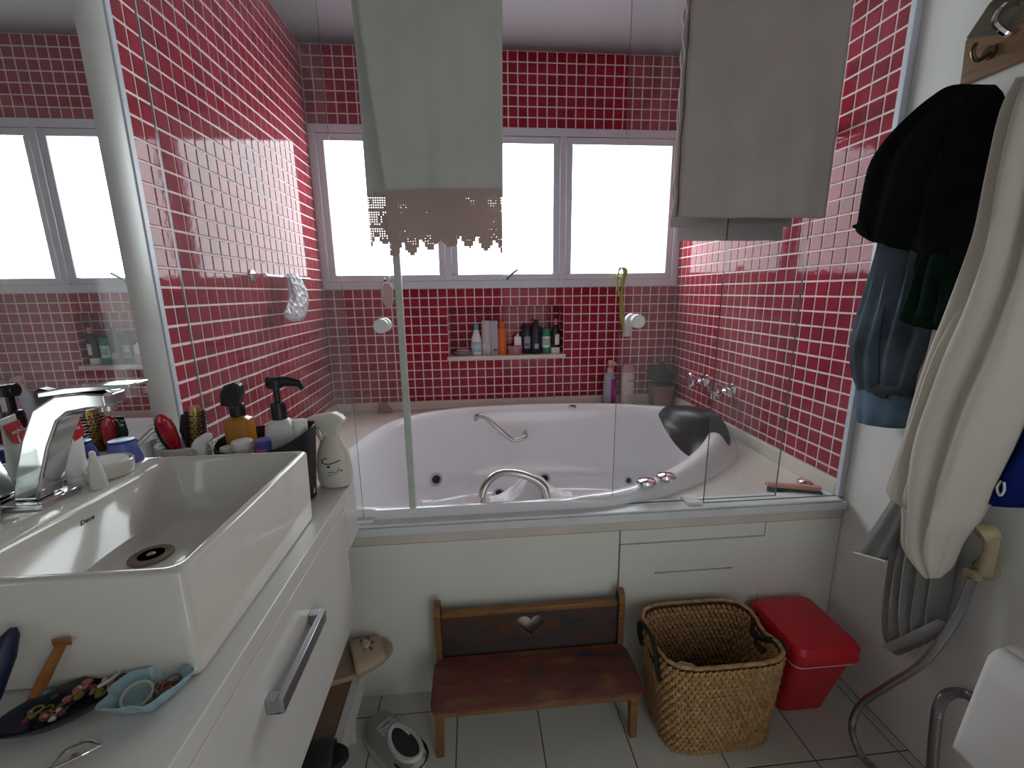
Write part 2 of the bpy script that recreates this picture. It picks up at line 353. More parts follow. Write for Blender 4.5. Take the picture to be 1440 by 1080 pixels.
# ---------------------------------------------------------------- bathtub and its surround
DZ = .592
outline = [(.285, -.80), (.285, -1.02), (.33, -1.15), (.46, -1.203), (.64, -1.215), (.89, -1.217), (1.10, -1.203), (1.30, -1.150), (1.45, -1.075), (1.60, -.965), (1.72, -.84), (1.81, -.70), (1.865, -.56),
           (1.87, -.43), (1.82, -.33), (1.74, -.26), (1.60, -.20), (1.40, -.155), (1.10, -.13), (.85, -.14), (.66, -.175), (.50, -.25), (.39, -.37), (.33, -.55)]
ol = [Vector((a, b, 0)) for a, b in outline]; NO = len(ol)
fine = []
for i in range(NO):
    a, b, c, d = ol[i-1], ol[i], ol[(i+1) % NO], ol[(i+2) % NO]
    for k in range(4):
        t = k/4; fine.append(.5*((2*b)+(c-a)*t+(2*a-5*b+4*c-d)*t*t+(3*b-a-3*c+d)*t**3))
NF = len(fine); CEN = Vector((1.08, -.68, 0))
nrm = []
for i in range(NF):
    t = (fine[(i+1) % NF]-fine[i-1]).normalized(); n = Vector((t.y, -t.x, 0)); nrm.append(n if n.dot(fine[i]-CEN) > 0 else -n)
def rise(p):
    """the lip climbs towards the headrest in the right corner"""
    return .045*max(0, min(1, (p.x-1.25)/.45))**1.5*max(0, min(1, (-p.y-.25)/.3))
def ring(off, z, lift=1, sink=0, flank=0):
    r = []
    for p, n in zip(fine, nrm):
        q = p+n*(off+(flank*rise(p)/.045 if flank else 0))
        if sink: q = q.lerp(Vector((CEN.x, CEN.y, 0)), sink)
        r.append(Vector((min(max(q.x, .012), W-.024), min(max(q.y, -1.243), -.022), z+lift*rise(p))))
    return r
tub = thing('bathtub', 'white acrylic whirlpool bathtub set in a marble deck', 'bathtub', (0, 0, 0))
g = G()
prof = [(.062, DZ-.01, 0, 0, .055), (.060, DZ+.006, .0, 0, .05), (.057, DZ+.020, .45, 0, .025), (.051, DZ+.030, .85, 0, .008), (.040, DZ+.036, 1, 0), (.020, DZ+.038, 1, 0), (.004, DZ+.032, 1, 0), (-.008, DZ+.008, 1, 0), (-.018, DZ-.03, .9, 0), (-.03, DZ-.11, .6, 0), (-.045, DZ-.23, .2, 0), (-.07, DZ-.33, 0, 0), (-.12, DZ-.39, 0, 0), (-.2, DZ-.415, 0, .0), (-.2, DZ-.42, 0, .5), (-.2, DZ-.424, 0, .95)]
g.loft([ring(*p) for p in prof], caps=True, cap0=False)
shell = g.build('shell', ACRYL, tub, ang=60)
# whirlpool jets
def disc(par, name, c, n, r, mats, depth=.012):
    n = Vector(n).normalized(); q = Vector((0, 0, 1)).rotation_difference(n).to_matrix(); g = G()
    g.lathe([(r, -.004), (r, .003), (r*.92, .006), (r*.72, .006), (r*.66, .001), (r*.62, .001)], 24)
    g.m = 1; g.lathe([(r*.62, .001), (r*.42, .006), (r*.34, .012), (r*.30, .012), (r*.12, .002)], 20)
    g.v = [tuple(Vector(c)+q@Vector(v)) for v in g.v]
    return g.build(name, mats, par)
JET = [mat('grey jet ring', (.52, .53, .56), .3), mat('dark jet nozzle', (.03, .03, .035), .3)]
from mathutils.bvhtree import BVHTree
bv = BVHTree.FromPolygons([v.co for v in shell.data.vertices], [p.vertices[:] for p in shell.data.polygons])
def shell_hit(px, py):
    d = (CF+CR*((px-720)/FPX)-CU*((py-540)/FPX)).normalized(); st = CP+d*((-1.19-CP.y)/d.y)
    h, n, i, dist = bv.ray_cast(st, d); n = n if n.dot(d) < 0 else -n; return h, n
for px, py, r in ((613, 674, .036), (766, 673, .031), (702, 694, .034), (884, 676, .02)):
    h, n = shell_hit(px, py); disc(tub, 'jet', h+n*.003, n, r, JET)
g = G(); g.lathe([(.020, 0), (.021, .006), (.017, .011), (.011, .011)], 20); g.m = 1; g.lathe([(.011, .011), (.009, .004), (.002, .004)], 16)
g.build('overflow_cap', [STEEL, BLACKP], tub, loc=on('z', DZ+.027, 805, 573))
def knob(c):
    g = G(); g.lathe([(.019, 0), (.024, .004), (.026, .014), (.022, .022), (.010, .026), (.001, .0265)], 20, sx=1.25); return g.build('control_knob', CHROME, tub, loc=c)
for px, py, z in ((909, 684, DZ+.043), (936, 676, DZ+.046)): knob(on('z', z, px, py))
# grab bars
a = on('y', -.185, 669, 588); b = on('y', -.215, 737, 611)
g = G(); g.tube(smoothpath([a+Vector((0, .02, -.012)), a+Vector((.004, -.02, .014)), a+Vector((.05, -.05, .018)), a.lerp(b, .5)+Vector((.0, -.06, -.005)), b+Vector((-.06, -.05, -.012)), b+Vector((0, -.04, .0)), b+Vector((.01, .03, .002))], 6), .0125, 12)
g.build('grab_bar', STEEL, tub)
a = on('y', -1.205, 676, 706); 
g = G(); pts = [a+Vector((.0, 0, -.03)), a+Vector((.008, .01, .03)), a+Vector((.035, .03, .062)), a+Vector((.075, .05, .07)), a+Vector((.14, .06, .055)), a+Vector((.20, .05, .02)), a+Vector((.215, .03, -.03))]
g.tube(smoothpath(pts, 6), .0125, 12); g.build('grab_bar', STEEL, tub)
# headrest
g = G(); c0 = Vector((1.72, -.66, DZ+.075))
def pil(u, v):
    pass
ctr = [on('z', .66, 927, 578), on('z', .66, 945, 570), on('z', .665, 985, 572), on('x', 1.83, 1012, 585), on('x', 1.815, 1026, 612), on('x', 1.79, 1024, 628), on('x', 1.72, 1003, 637), on('x', 1.66, 975, 644), on('x', 1.62, 955, 632), on('x', 1.60, 937, 608)]
ctr[0] = on('x', 1.66, 925, 583); ctr[1] = on('x', 1.74, 941, 571); ctr[2] = on('x', 1.82, 984, 572)
cs = smoothpath(ctr+[ctr[0]], 5)[:-1]; cc = sum(cs, Vector())/len(cs); vd = (CP-cc).normalized(); nn = Vector((-.72, -.52, .46)).normalized()
rg = []
for s, h in ((.90, -.045), (1, -.015), (.985, .008), (.90, .022), (.75, .031), (.55, .037), (.35, .040), (.15, .0415), (.03, .042)): rg.append([cc+((p-cc)-nn*(p-cc).dot(nn))*s+nn*((p-cc).dot(nn)*s**3+h) for p in cs])
g.loft(rg); g.build('headrest', mat('black polyurethane', (.008, .008, .010), .34, var=.2, bump=.03, spec=.3), tub, sub=1, label='black padded headrest')
# deck, trims, apron
sur = thing('tub_surround', 'cream marble deck and white panelled front boxing in the bathtub', 'tub surround', (0, 0, 0))
bm = bmesh.new(); rect = [(0.001, -1.262), (W-.001, -1.262), (W-.001, -.001), (0.001, -.001)]
def loop(ps):
    vs = [bm.verts.new(p) for p in ps]; return [bm.edges.new((vs[i], vs[(i+1) % len(vs)])) for i in range(len(vs))]
e = loop([(x, y, DZ) for x, y in rect])+loop([(p.x, p.y, DZ) for p in ring(.05, 0, 0)])
bmesh.ops.triangle_fill(bm, use_beauty=True, edges=e)
bmesh.ops.recalc_face_normals(bm, faces=bm.faces)
if bm.faces[0].normal.z < 0: bmesh.ops.reverse_faces(bm, faces=bm.faces)
me = bpy.data.meshes.new('deck'); bm.to_mesh(me); bm.free(); me.materials.append(MARBLE)
deck = bpy.data.objects.new('deck', me); COL.objects.link(deck); deck.parent = sur
md = deck.modifiers.new('thickness', 'SOLIDIFY'); md.thickness = .03; md.offset = -1
for nm, a, b in (('upstand', (.012, -.014, DZ), (W-.012, 0, ZTB+.003)), ('upstand', (W-.016, -1.238, DZ), (W, 0, ZTB+.003)), ('upstand', (0, -1.238, DZ), (.016, 0, ZTB+.003))):
    g = G(); g.box(a, b); g.build(nm, MARBLE, sur, bevel=.003)
YA = -1.262
BOARD = mat('cream painted board', (.80, .80, .73), .35, var=.03, scale=3)
JOINT = mat('brown joint', (.26, .19, .12), .8, var=.3)
g = G(); g.box((0.002, YA+.006, 0), (W-.002, YA+.03, DZ-.03)); g.build('apron_backing', JOINT, sur)
g = G(); g.box((.002, YA-.004, .0), (1.218, YA+.006, .528)); g.build('apron_panel', BOARD, sur, bevel=.0015)
g = G(); g.box((1.2215, YA-.004, .483), (1.690, YA+.006, .528)); g.build('apron_panel', BOARD, sur, bevel=.0015)
g = G(); g.box((1.6925, YA-.004, .0), (W-.002, YA+.006, .528)); g.build('apron_panel', BOARD, sur, bevel=.0015)
g = G(); g.box((1.2215, YA-.004, .0), (1.690, YA+.006, .272)); g.build('apron_panel', BOARD, sur, bevel=.0015)
g = G(); zc = .377
g.box((1.2215, YA-.008, zc+.0022), (1.690, YA+.006, .481)); g.box((1.2215, YA-.008, .274), (1.690, YA+.006, zc-.0022)); g.box((1.2215, YA-.008, zc-.0022), (1.334, YA+.006, zc+.0022)); g.box((1.592, YA-.008, zc-.0022), (1.690, YA+.006, zc+.0022))
g.build('access_panel', BOARD, sur, label='access panel with a finger slot')
g = G(); g.box((0.002, YA-.004, .530), (W-.002, YA+.004, DZ-.032)); g.build('fascia', MARBLE, sur)
# ---------------------------------------------------------------- shower enclosure
enc = thing('shower_screen', 'frameless glass shower screen with white rails standing on the tub edge', 'shower screen', (0, 0, 0))
g = G(); g.prism([(-1.276, .554), (-1.276, .572), (-1.270, .580), (-1.214, .580), (-1.214, .592), (-1.262, .592), (-1.262, .554)][::-1], .46*0+.001, W-.001, lambda u, v, h: (h, u, v)); 
g = G(); g.box((.012, -1.280, .564), (W-.004, -1.2645, .590)); g.box((.012, -1.280, DZ), (W-.022, -1.208, DZ+.006)); g.build('bottom_rail', mat('white rail lacquer', (.74, .77, .77), .35), enc, bevel=.004, seg=3)
g = G(); g.box((.0, -1.275, 1.985), (W, -1.205, 2.03)); g.build('top_rail', ALU, enc, bevel=.004)
g = G(); g.box((.0, -1.258, DZ+.006), (.012, -1.243, 1.985)); g.build('wall_channel', ALU, enc); g = G(); g.box((W-.020, -1.258, DZ+.006), (W-.001, -1.243, 1.985)); g.build('wall_channel', ALU, enc)
def pane(par, name, x0, x1, y, z0, z1, t=.006):
    g = G(); v = [(x0, y-t/2, z0), (x1, y-t/2, z0), (x1, y+t/2, z0), (x0, y+t/2, z0), (x0, y-t/2, z1), (x1, y-t/2, z1), (x1, y+t/2, z1), (x0, y+t/2, z1)]
    g.add(v, [(0, 1, 5, 4), (2, 3, 7, 6)]); g.m = 1; g.add(v, [(0, 3, 2, 1), (4, 5, 6, 7), (1, 2, 6, 5), (3, 0, 4, 7)])
    o = g.build(name, [GLASS, GEDGE], par, smooth=False); return o
pane(enc, 'fixed_pane', .002, .457, -1.250, DZ+.006, 1.985); pane(enc, 'fixed_pane', 1.487, W-.002, -1.250, DZ+.006, 1.985)
for x in (.47, 1.46):
    g = G(); g.box((x-.03, -1.262, DZ+.006), (x+.016, -1.212, DZ+.016)); g.build('rail_clip', WHITEP, enc, bevel=.002)
DG = 'sliding glass shower doors'
for x0, x1, kx, lab in ((.053, .597, .547, 'clear sliding glass door with a pale edge seal, slid towards the grey jamb'), (1.203, 1.74, 1.248, 'clear sliding glass door slid towards the wall with the clothes')):
    d = thing('sliding_glass_door', lab, 'glass door', ((x0+x1)/2, -1.228, DZ+.006), 0, DG); ox = (x0+x1)/2; oz = DZ+.006
    pane(d, 'pane', x0-ox, x1-ox, 0, 0, 1.385)
    g = G(); g.tube([(kx-ox, -.004, 1.163-oz), (kx-ox, -.012, 1.163-oz), (kx-ox, -.013, 1.163-oz), (kx-ox, -.030, 1.163-oz), (kx-ox, -.033, 1.163-oz)], [.014, .014, .019, .019, .016], 24)
    g.tube([(kx-ox, .004, 1.163-oz), (kx-ox, .013, 1.163-oz), (kx-ox, .014, 1.163-oz), (kx-ox, .032, 1.163-oz), (kx-ox, .034, 1.163-oz)], [.014, .014, .019, .019, .016], 24)
    g.build('knob', WHITEP, d)
    if x0 < 1:
        g = G(); g.box((x1-ox-.010, -.010, -.002), (x1-ox+.008, .010, 1.385)); g.build('edge_seal', mat('pale green seal', (.50, .56, .50), .4), d, bevel=.003)
# ---------------------------------------------------------------- vanity
def rrect(x0, x1, y0, y1, r, z, n=5):
    pts = []
    for cx, cy, a0 in ((x1-r, y1-r, 0), (x0+r, y1-r, 90), (x0+r, y0+r, 180), (x1-r, y0+r, 270)):
        for i in range(n+1):
            a = math.radians(a0+90*i/n); pts.append((cx+r*math.cos(a), cy+r*math.sin(a), z))
    return pts
CT = .75; YE = -2.62
ct = thing('vanity_countertop', 'off-white stone countertop along the mirror carrying the basin', 'countertop', (.225, -1.95, .715))
lo = Vector((.225, -1.95, .715))
def bx(g, a, b): return g.box(Vector(a)-lo, Vector(b)-lo)
g = G(); bx(g, (.003, YE, .716), (.45, -1.285, CT)); g.build('top_slab', LACQ, ct, bevel=.002)
g = G(); bx(g, (.003, -1.388, .592), (.45, -1.285, .716)); g.build('end_apron', LACQ, ct, bevel=.002)
cab = thing('vanity_cabinet', 'white wall-hung vanity cabinet with long grey bar handles under the countertop', 'cabinet', (.225, -1.95, .392)); lo = Vector((.225, -1.95, .392))
g = G(); bx(g, (.003, YE, .394), (.43, -1.40, .715)); g.build('body', LACQ, cab)
for y0, y1, hy in ((-2.05, -1.39, -1.742), (YE, -2.053, -2.34)):
    g = G(); bx(g, (.431, y0, .392), (.45, y1, .714)); dr = g.build('drawer', LACQ, cab, bevel=.0015)
    g = G(); z0, z1 = .604, .630
    bx(g, (.468, hy-.10, z0), (.478, hy+.10, z1)); bx(g, (.4505, hy-.10, z0), (.468, hy-.082, z1)); bx(g, (.4505, hy+.082, z0), (.468, hy+.10, z1))
    g.build('handle', mat('satin grey metal', (.42, .41, .44), .3, metal=.8), dr, bevel=.001)
# low shelf below
sh = thing('shoe_shelf', 'low white shoe shelf with a brown top under the vanity cabinet', 'shelf', (.225, -1.9, 0)); lo = Vector((.225, -1.9, 0))
g = G(); bx(g, (.02, -2.5, .192), (.43, -1.385, .208)); g.build('shelf_board', ramp_mat('brown veneer', [(.3, (.20, .125, .08)), (.7, (.27, .18, .12))], .5, 10, stretch=(1, 12, 1)), sh)
g = G(); bx(g, (.43, -2.5, .150), (.452, -1.383, .212)); g.build('front_edge', LACQ, sh, bevel=.001)
for y in (-1.40, -1.95, -2.48):
    g = G(); bx(g, (.03, y-.008, 0), (.425, y+.008, .192)); g.build('leg_panel', LACQ, sh)
# basin
bs = thing('wash_basin', 'square white ceramic vessel basin standing on the countertop', 'basin', (.215, -1.70, CT)); lo = Vector((.215, -1.70, CT))
def rr(x0, x1, y0, y1, r, z): return [Vector(p)-lo for p in rrect(x0, x1, y0, y1, r, z)]
g = G()
g.loft([rr(.03, .408, -1.902, -1.492, .012, CT+.0005), rr(.024, .415, -1.909, -1.488, .012, CT+.004), rr(.022, .418, -1.912, -1.486, .012, .905), rr(.024, .416, -1.910, -1.488, .012, .909), rr(.028, .412, -1.906, -1.492, .012, .911),
        rr(.124, .406, -1.900, -1.498, .022, .911), rr(.127, .403, -1.897, -1.501, .022, .908), rr(.130, .400, -1.893, -1.504, .025, .900), rr(.150, .376, -1.872, -1.535, .035, .815), rr(.165, .360, -1.855, -1.55, .04, .803), rr(.20, .32, -1.76, -1.64, .03, .798)], cap0=True)
g.build('bowl', CERAM, bs, ang=50)
g = G(); c = Vector((.212, -1.690, .7985))-lo
g.lathe([(.033, 0), (.033, .003), (.028, .005), (.020, .004)], 28, c); g.m = 1; g.lathe([(.020, .004), (.017, .001), (.004, .001)], 20, c); g.m = 2; g.lathe([(.007, .0), (.007, .005), (.004, .007), (.0005, .007)], 14, c)
g.build('drain', [mat('worn bronze drain', (.30, .25, .20), .35, metal=.8, var=.2), BLACKP, STEEL], bs)
INK = mat('dark print', (.03, .03, .05), .5)
R = Matrix(((0, .22, .975, 0), (1, 0, 0, 0), (0, .975, -.22, 0), (0, 0, 0, 1)))
text_mesh('maker_mark', 'Deca', .013, INK, bs, Matrix.Translation(Vector((.1385, -1.709, .884))-lo+Vector((.0015, 0, 0)))@R)
# faucet
fa = thing('basin_faucet', 'slanted chrome basin mixer with a flat lever', 'faucet', (.055, -1.685, .911)); lo = Vector((.055, -1.685, .911))
g = G(); bx(g, (.024, -1.722, .9112), (.088, -1.648, .922)); g.build('base_plate', CHROME, fa, bevel=.002)
def sweep(cs, w):   # rectangular section swept in the xz plane; cs: (x, z, half thickness, normal angle)
    g = G(); g.loft([[Vector((x+t*s*math.cos(a), -1.685+k*w, z+t*s*math.sin(a)))-lo for s, k in ((-1, -1), (1, -1), (1, 1), (-1, 1))] for x, z, t, a in cs]); return g
g = sweep([(.052, .922, .020, 0), (.066, .965, .020, -.3), (.088, 1.02, .020, -.36), (.112, 1.065, .020, -.5), (.140, 1.083, .016, -1.1), (.178, 1.087, .013, -1.5), (.205, 1.086, .011, -1.57)], .023)
g.build('body', CHROME, fa, bevel=.004, seg=3)
g = G(); g.tube([Vector((.190, -1.685, 1.077))-lo, Vector((.190, -1.685, 1.066))-lo], .011, 16); g.build('aerator', STEEL, fa)
g = sweep([(.108, 1.098, .004, 1.5), (.15, 1.104, .005, 1.5), (.20, 1.107, .004, 1.55), (.245, 1.109, .003, 1.57)], .021); g.build('lever', CHROME, fa, bevel=.0015)
# mirror
g = G(); g.box((0, 0, 0), (.017, 1.24, 1.40)); m = bpy.data.materials.new('mirror silver'); m.use_nodes = True; b = m.node_tree.nodes['Principled BSDF']; b.inputs['Metallic'].default_value = 1; b.inputs['Roughness'].default_value = 0; b.inputs['Base Color'].default_value = (.86, .90, .88, 1)
tag(g.build('wall_mirror', m, loc=(.001, -2.60, .912), smooth=False), 'large frameless mirror on the wall above the basin', 'mirror')
# ---------------------------------------------------------------- toiletries on basin and counter
def revolve(name, par, prof, m, n=24, sx=1, sy=1, sup=2, loc=None, **k):
    g = G(); g.lathe(prof, n, sx=sx, sy=sy, sup=sup); return g.build(name, m, par, loc=loc, **k)
def label_patch(par, name, r, z0, z1, a0, a1, m, sx=1, sy=1, n=10, off=.0006, sup=2):
    """printed label: thin curved sheet wrapped round a bottle"""
    def e(a):
        ca, sa = math.cos(a), math.sin(a); k = 1 if sup == 2 else (abs(ca)**sup+abs(sa)**sup)**(-1/sup); return ca*k, sa*k
    g = G(); g.grid(lambda u, v: ((r+off)*e(a0+(a1-a0)*u)[0]*sx, (r+off)*e(a0+(a1-a0)*u)[1]*sy, z0+(z1-z0)*v), n, 1); return g.build(name, m, par, solid=.0004)
def pump(par, z, r, m, ang, s=1, spout=.035):
    g = G(); g.lathe([(r, z), (r, z+.018*s), (r*.85, z+.022*s), (.005*s, z+.023*s), (.005*s, z+.040*s), (.011*s, z+.041*s), (.012*s, z+.052*s), (.008*s, z+.055*s)], 18)
    d = Vector((math.cos(ang), math.sin(ang), 0))
    g.tube([Vector((0, 0, z+.048*s))-d*.012*s, Vector((0, 0, z+.049*s))+d*spout*.5, Vector((0, 0, z+.046*s))+d*spout, Vector((0, 0, z+.038*s))+d*(spout+.006)], [.008*s, .007*s, .0055*s, .004*s], 10)
    return g.build('pump', m, par)
FRONT = -math.pi/2
# soap dish with soap-like lid
p = Vector((.078, -1.583, .9115))
t = thing('soap_dish', 'round white ceramic soap dish on the basin ledge', 'soap dish', p)
revolve('dish', t, [(.034, 0), (.041, .003), (.044, .012), (.045, .028), (.043, .030), (.040, .027), (.038, .02)], CERAM, 32)
revolve('soap', t, [(.02, .0205), (.034, .021), (.037, .026), (.034, .031), (.02, .033), (.001, .033)], mat('white soap', (.74, .72, .66), .5), 28)
t = thing('face_cream_jar', 'periwinkle blue cosmetic jar standing upside down near the mirror', 'jar', (.060, -1.512, .9115))
BLUE = mat('periwinkle plastic', (.13, .17, .52), .3); 
revolve('jar_body', t, [(.030, 0), (.030, .006), (.022, .040), (.021, .043)], BLUE, 24); revolve('jar_lid', t, [(.0215, .043), (.022, .044), (.022, .0475), (.0205, .048), (.001, .048)], mat('navy lid', (.05, .06, .35), .3), 24)
t = thing('toothpaste_tube', 'white and red toothpaste tube standing on its cap behind the faucet', 'tube', (.062, -1.625, .9115), rz=math.radians(70))
g = G(); sec = []
for z, a, b_ in ((.018, .012, .012), (.03, .017, .016), (.06, .020, .013), (.10, .023, .007), (.125, .024, .0015), (.133, .024, .0012)): sec.append([(a*math.cos(q*math.pi/12), b_*math.sin(q*math.pi/12), z) for q in range(24)])
g.loft(sec); g.build('tube_body', WHITEP, t)
revolve('cap', t, [(.013, 0), (.013, .016), (.010, .018)], WHITEP, 18)
RED = mat('red print', (.62, .02, .03), .4)
for s in (1, -1):
    g = G(); g.grid(lambda u, v: ((u-.5)*.044, -s*(.0085-.0055*v+.0008), .093+.030*v-.010*math.sin(math.pi*u)*(1-v)), 10, 3); lp = g.build('brand_band', RED, t)
    R = Matrix(((s, 0, 0, 0), (0, 0, -s, 0), (0, 1, 0, 0), (0, 0, 0, 1)))
    text_mesh('brand_text', 'Colgate', .011, WHITEP, t, Matrix.Translation((0, -s*.0085, .107))@R@Matrix.Rotation(-.1, 4, 'X'))
t = thing('small_white_bottle', 'small white cone shaped bottle standing behind the faucet', 'bottle', (.110, -1.640, .9115))
revolve('bottle_body', t, [(.012, 0), (.013, .002), (.012, .02), (.008, .045), (.005, .055)], mat('milky plastic', (.74, .76, .74), .3), 18); revolve('cap', t, [(.005, .055), (.005, .066), (.003, .069)], WHITEP, 12)
CLEAR = glass_mat('clear plastic', (.93, .95, .94), .06, (.8, .82, .82))
t = thing('clear_tumbler', 'clear glass tumbler on the basin ledge beside the faucet base', 'tumbler', (.070, -1.795, .9115))
revolve('glass', t, [(.020, 0), (.023, .003), (.027, .04), (.028, .065), (.0265, .066), (.025, .04), (.021, .006), (.001, .006)], CLEAR, 28)
# spray bottle
p = on('z', CT, 466, 686); p = Vector((.414, -1.320, CT))
t = thing('spray_bottle', 'cream trigger spray bottle with black line print at the counter end', 'spray bottle', p, rz=math.radians(-8)); t.scale = (1.42, 1.3, 1.06)
CREAM = mat('cream plastic', (.74, .72, .62), .35, var=.02)
revolve('bottle_body', t, [(.024, 0), (.030, .003), (.033, .02), (.0335, .05), (.030, .085), (.022, .112), (.0155, .125), (.0145, .132)], CREAM, 28, sy=.62)
g = G()   # trigger head profile in xz, extruded in y
head = [(.016, .130), (.017, .152), (.030, .170), (.022, .182), (.010, .190), (-.020, .184), (-.044, .174), (-.046, .160), (-.030, .156), (-.018, .152), (-.014, .140), (-.013, .130)]
g.prism(head, -.0105, .0105, lambda u, v, h: (u, h, v)); g.build('spray_head', CREAM, t, bevel=.004, seg=3)
g = G(); g.tube(smoothpath([(-.022, 0, .156), (-.026, 0, .140), (-.020, 0, .122), (-.018, 0, .112)], 4), [.005]*13, 8, sq=(.7, 1.4)); g.build('trigger', CREAM, t)
g = G()
def on_body(x, z, off=.0008):
    pr = [(.030, .003), (.033, .02), (.0335, .05), (.030, .085), (.022, .112)]
    for (r0, z0), (r1, z1) in zip(pr, pr[1:]):
        if z0 <= z <= z1: r = r0+(r1-r0)*(z-z0)/(z1-z0)
    return Vector((x, -.62*math.sqrt(max(0, r*r-x*x))-off, z))
ln = [on_body(x, z) for x, z in ((-.004, .079), (-.012, .076), (-.014, .071), (-.012, .066), (-.002, .065), (.010, .069), (.019, .074))]
g.tube(smoothpath(ln, 4), .0011, 6)
for x, z, r in ((-.002, .058, .0028), (.020, .048, .0018), (-.004, .036, .0012), (.001, .036, .0012)): q = on_body(x, z); g.tube([q+Vector((0, .0005, 0)), q+Vector((0, -.0006, 0))], r, 10)
g.tube([on_body(-.004, .043), on_body(.008, .045)], .0008, 6); g.tube(smoothpath([on_body(.006, .038), on_body(.014, .046), on_body(.017, .055)], 4), .0005, 6)
g.build('print', INK, t)
# black organiser and its bottles
t = thing('toiletry_caddy', 'black oval plastic caddy full of bottles behind the basin', 'caddy', (.285, -1.388, CT))
g = G(); n = 40
def cr(s, zf, inn=0): return [(.115*s*math.cos(2*math.pi*k/n), .084*s*math.sin(2*math.pi*k/n), zf(math.cos(2*math.pi*k/n), math.sin(2*math.pi*k/n))) for k in range(n)]
top = lambda c, s_: .158+.030*max(0, c)**2+.010*s_
g.loft([cr(.82, lambda c, s: .0005), cr(.86, lambda c, s: .003), cr(1, top), cr(.985, lambda c, s: top(c, s)+.002), cr(.965, top), cr(.83, lambda c, s: .012)])
g.build('caddy_body', mat('black caddy plastic', (.012, .012, .016), .4, var=.2), t)
zb = CT+.0125; GB = 'bottles in the black caddy'
t = thing('amber_pump_bottle', 'amber square bottle with a black pump in the caddy', 'bottle', (.222, -1.375, zb)); t.scale = (1.2, 1.2, 1.62)
revolve('bottle_body', t, [(.022, 0), (.024, .002), (.024, .112), (.022, .120), (.013, .124), (.012, .128)], mat('amber liquid soap', (.52, .20, .02), .15, coat=.5, var=.1), 32, sup=5, sx=1, sy=.85)
g = G(); g.lathe([(.0145, .124), (.0145, .142), (.012, .144), (.006, .146), (.006, .156)], 18); g.prism([(-.026, .142), (-.024, .160), (-.014, .172), (.004, .176), (.014, .172), (.015, .158), (.010, .150), (.010, .140), (-.010, .140)], -.011, .011, lambda u, v, h: (u, h, v)); g.build('pump', BLACKP, t, bevel=.003)
t = thing('white_pump_bottle', 'white soap bottle with a black T-shaped pump in the caddy', 'bottle', (.312, -1.365, zb)); t.scale = (1.22, 1.22, 1.5)
revolve('bottle_body', t, [(.026, 0), (.029, .003), (.029, .10), (.027, .115), (.018, .124), (.014, .126)], WHITEP, 32, sup=3, sy=.8)
pump(t, .126, .0145, BLACKP, 0.0, 1.25, .045)
t = thing('purple_jar', 'small purple jar with a pink label leaning in the caddy', 'jar', (.300, -1.432, CT+.128)); t.rotation_euler = (.08, .0, 0)
revolve('jar_body', t, [(.016, -.0), (.0165, .002), (.0165, .030)], BLUE, 20); revolve('jar_lid', t, [(.0172, .030), (.0172, .043), (.015, .045), (.001, .045)], mat('violet lid', (.10, .09, .36), .35), 20)
label_patch(t, 'label', .0165, .006, .026, FRONT-.7, FRONT+.7, mat('pink label', (.65, .12, .30), .5)); R = Matrix(((1, 0, 0, 0), (0, 0, -1, 0), (0, 1, 0, 0), (0, 0, 0, 1)))
t2 = thing('balm_carton', 'dark bottle standing inside the black caddy under the purple jar', 'bottle', (.300, -1.430, zb)); revolve('bottle_body', t2, [(.014, 0), (.016, .002), (.016, .108), (.014, .1145)], BLACKP, 20); revolve('cap', t2, [(.012, .1145), (.012, .1152)], BLACKP, 16)
for x, y, z0, r, h, lab in ((.252, -1.432, CT+.0125, .0225, .158, 'white cream pot with a wide flat lid at the front of the caddy'), (.214, -1.424, CT+.0125, .016, .142, 'white pot sitting lowest in the black caddy'), ):
    t = thing('cream_pot', lab, 'jar', (x, y, z0)); revolve('pot_body', t, [(r*.8, 0), (r*.9, .002), (r*.9, h-.02)], WHITEP, 24); revolve('pot_lid', t, [(r*.95, h-.02), (r, h-.018), (r, h-.002), (r*.93, h), (r*.2, h+.0005)], WHITEP, 28)
t = thing('flip_top_bottle', 'pale bottle with a white flip cap and green label in the caddy', 'bottle', (.368, -1.392, zb)); t.scale = (1.05, 1.05, 1.36)
revolve('bottle_body', t, [(.015, 0), (.017, .002), (.017, .106), (.013, .114)], mat('pale plastic', (.66, .74, .70), .3), 20, sy=.75); revolve('cap', t, [(.0165, .114), (.0165, .138), (.015, .141), (.001, .1415)], WHITEP, 20, sy=.85)
label_patch(t, 'label', .017, .07, .105, -.9, .6, mat('green label', (.03, .16, .08), .4), sy=.75)
# brush bowl
t = thing('brush_bowl', 'white bowl with embossed roses holding hairbrushes beside the jamb', 'bowl', (.103, -1.395, CT)); t.scale = (.9, .9, 1.32)
g = G(); n = 40
g.lathe([(.030, 0), (.040, .004), (.058, .06), (.064, .112), (.067, .118), (.0655, .121), (.061, .112), (.054, .06), (.036, .010), (.001, .010)], n, sy=.85)
g.build('bowl_body', mat('white resin', (.70, .68, .66), .45, var=.12, scale=40), t)
for k in range(11):
    a = FRONT-1.4+2.8*k/10; r = .0635
    g = G(); c = Vector((r*math.cos(a), .85*r*math.sin(a), .100+.004*(k % 2))); nn = Vector((math.cos(a), math.sin(a), .1)).normalized(); q = Vector((0, 0, 1)).rotation_difference(nn).to_matrix()
    g.lathe([(.0085, -.002), (.0085, .001), (.0065, .0028), (.0055, .001), (.004, .0035), (.0025, .002), (.0005, .004)], 12); g.v = [tuple(c+q@Vector(v)) for v in g.v]; g.build('embossed_rose', MATS['white resin'], t)
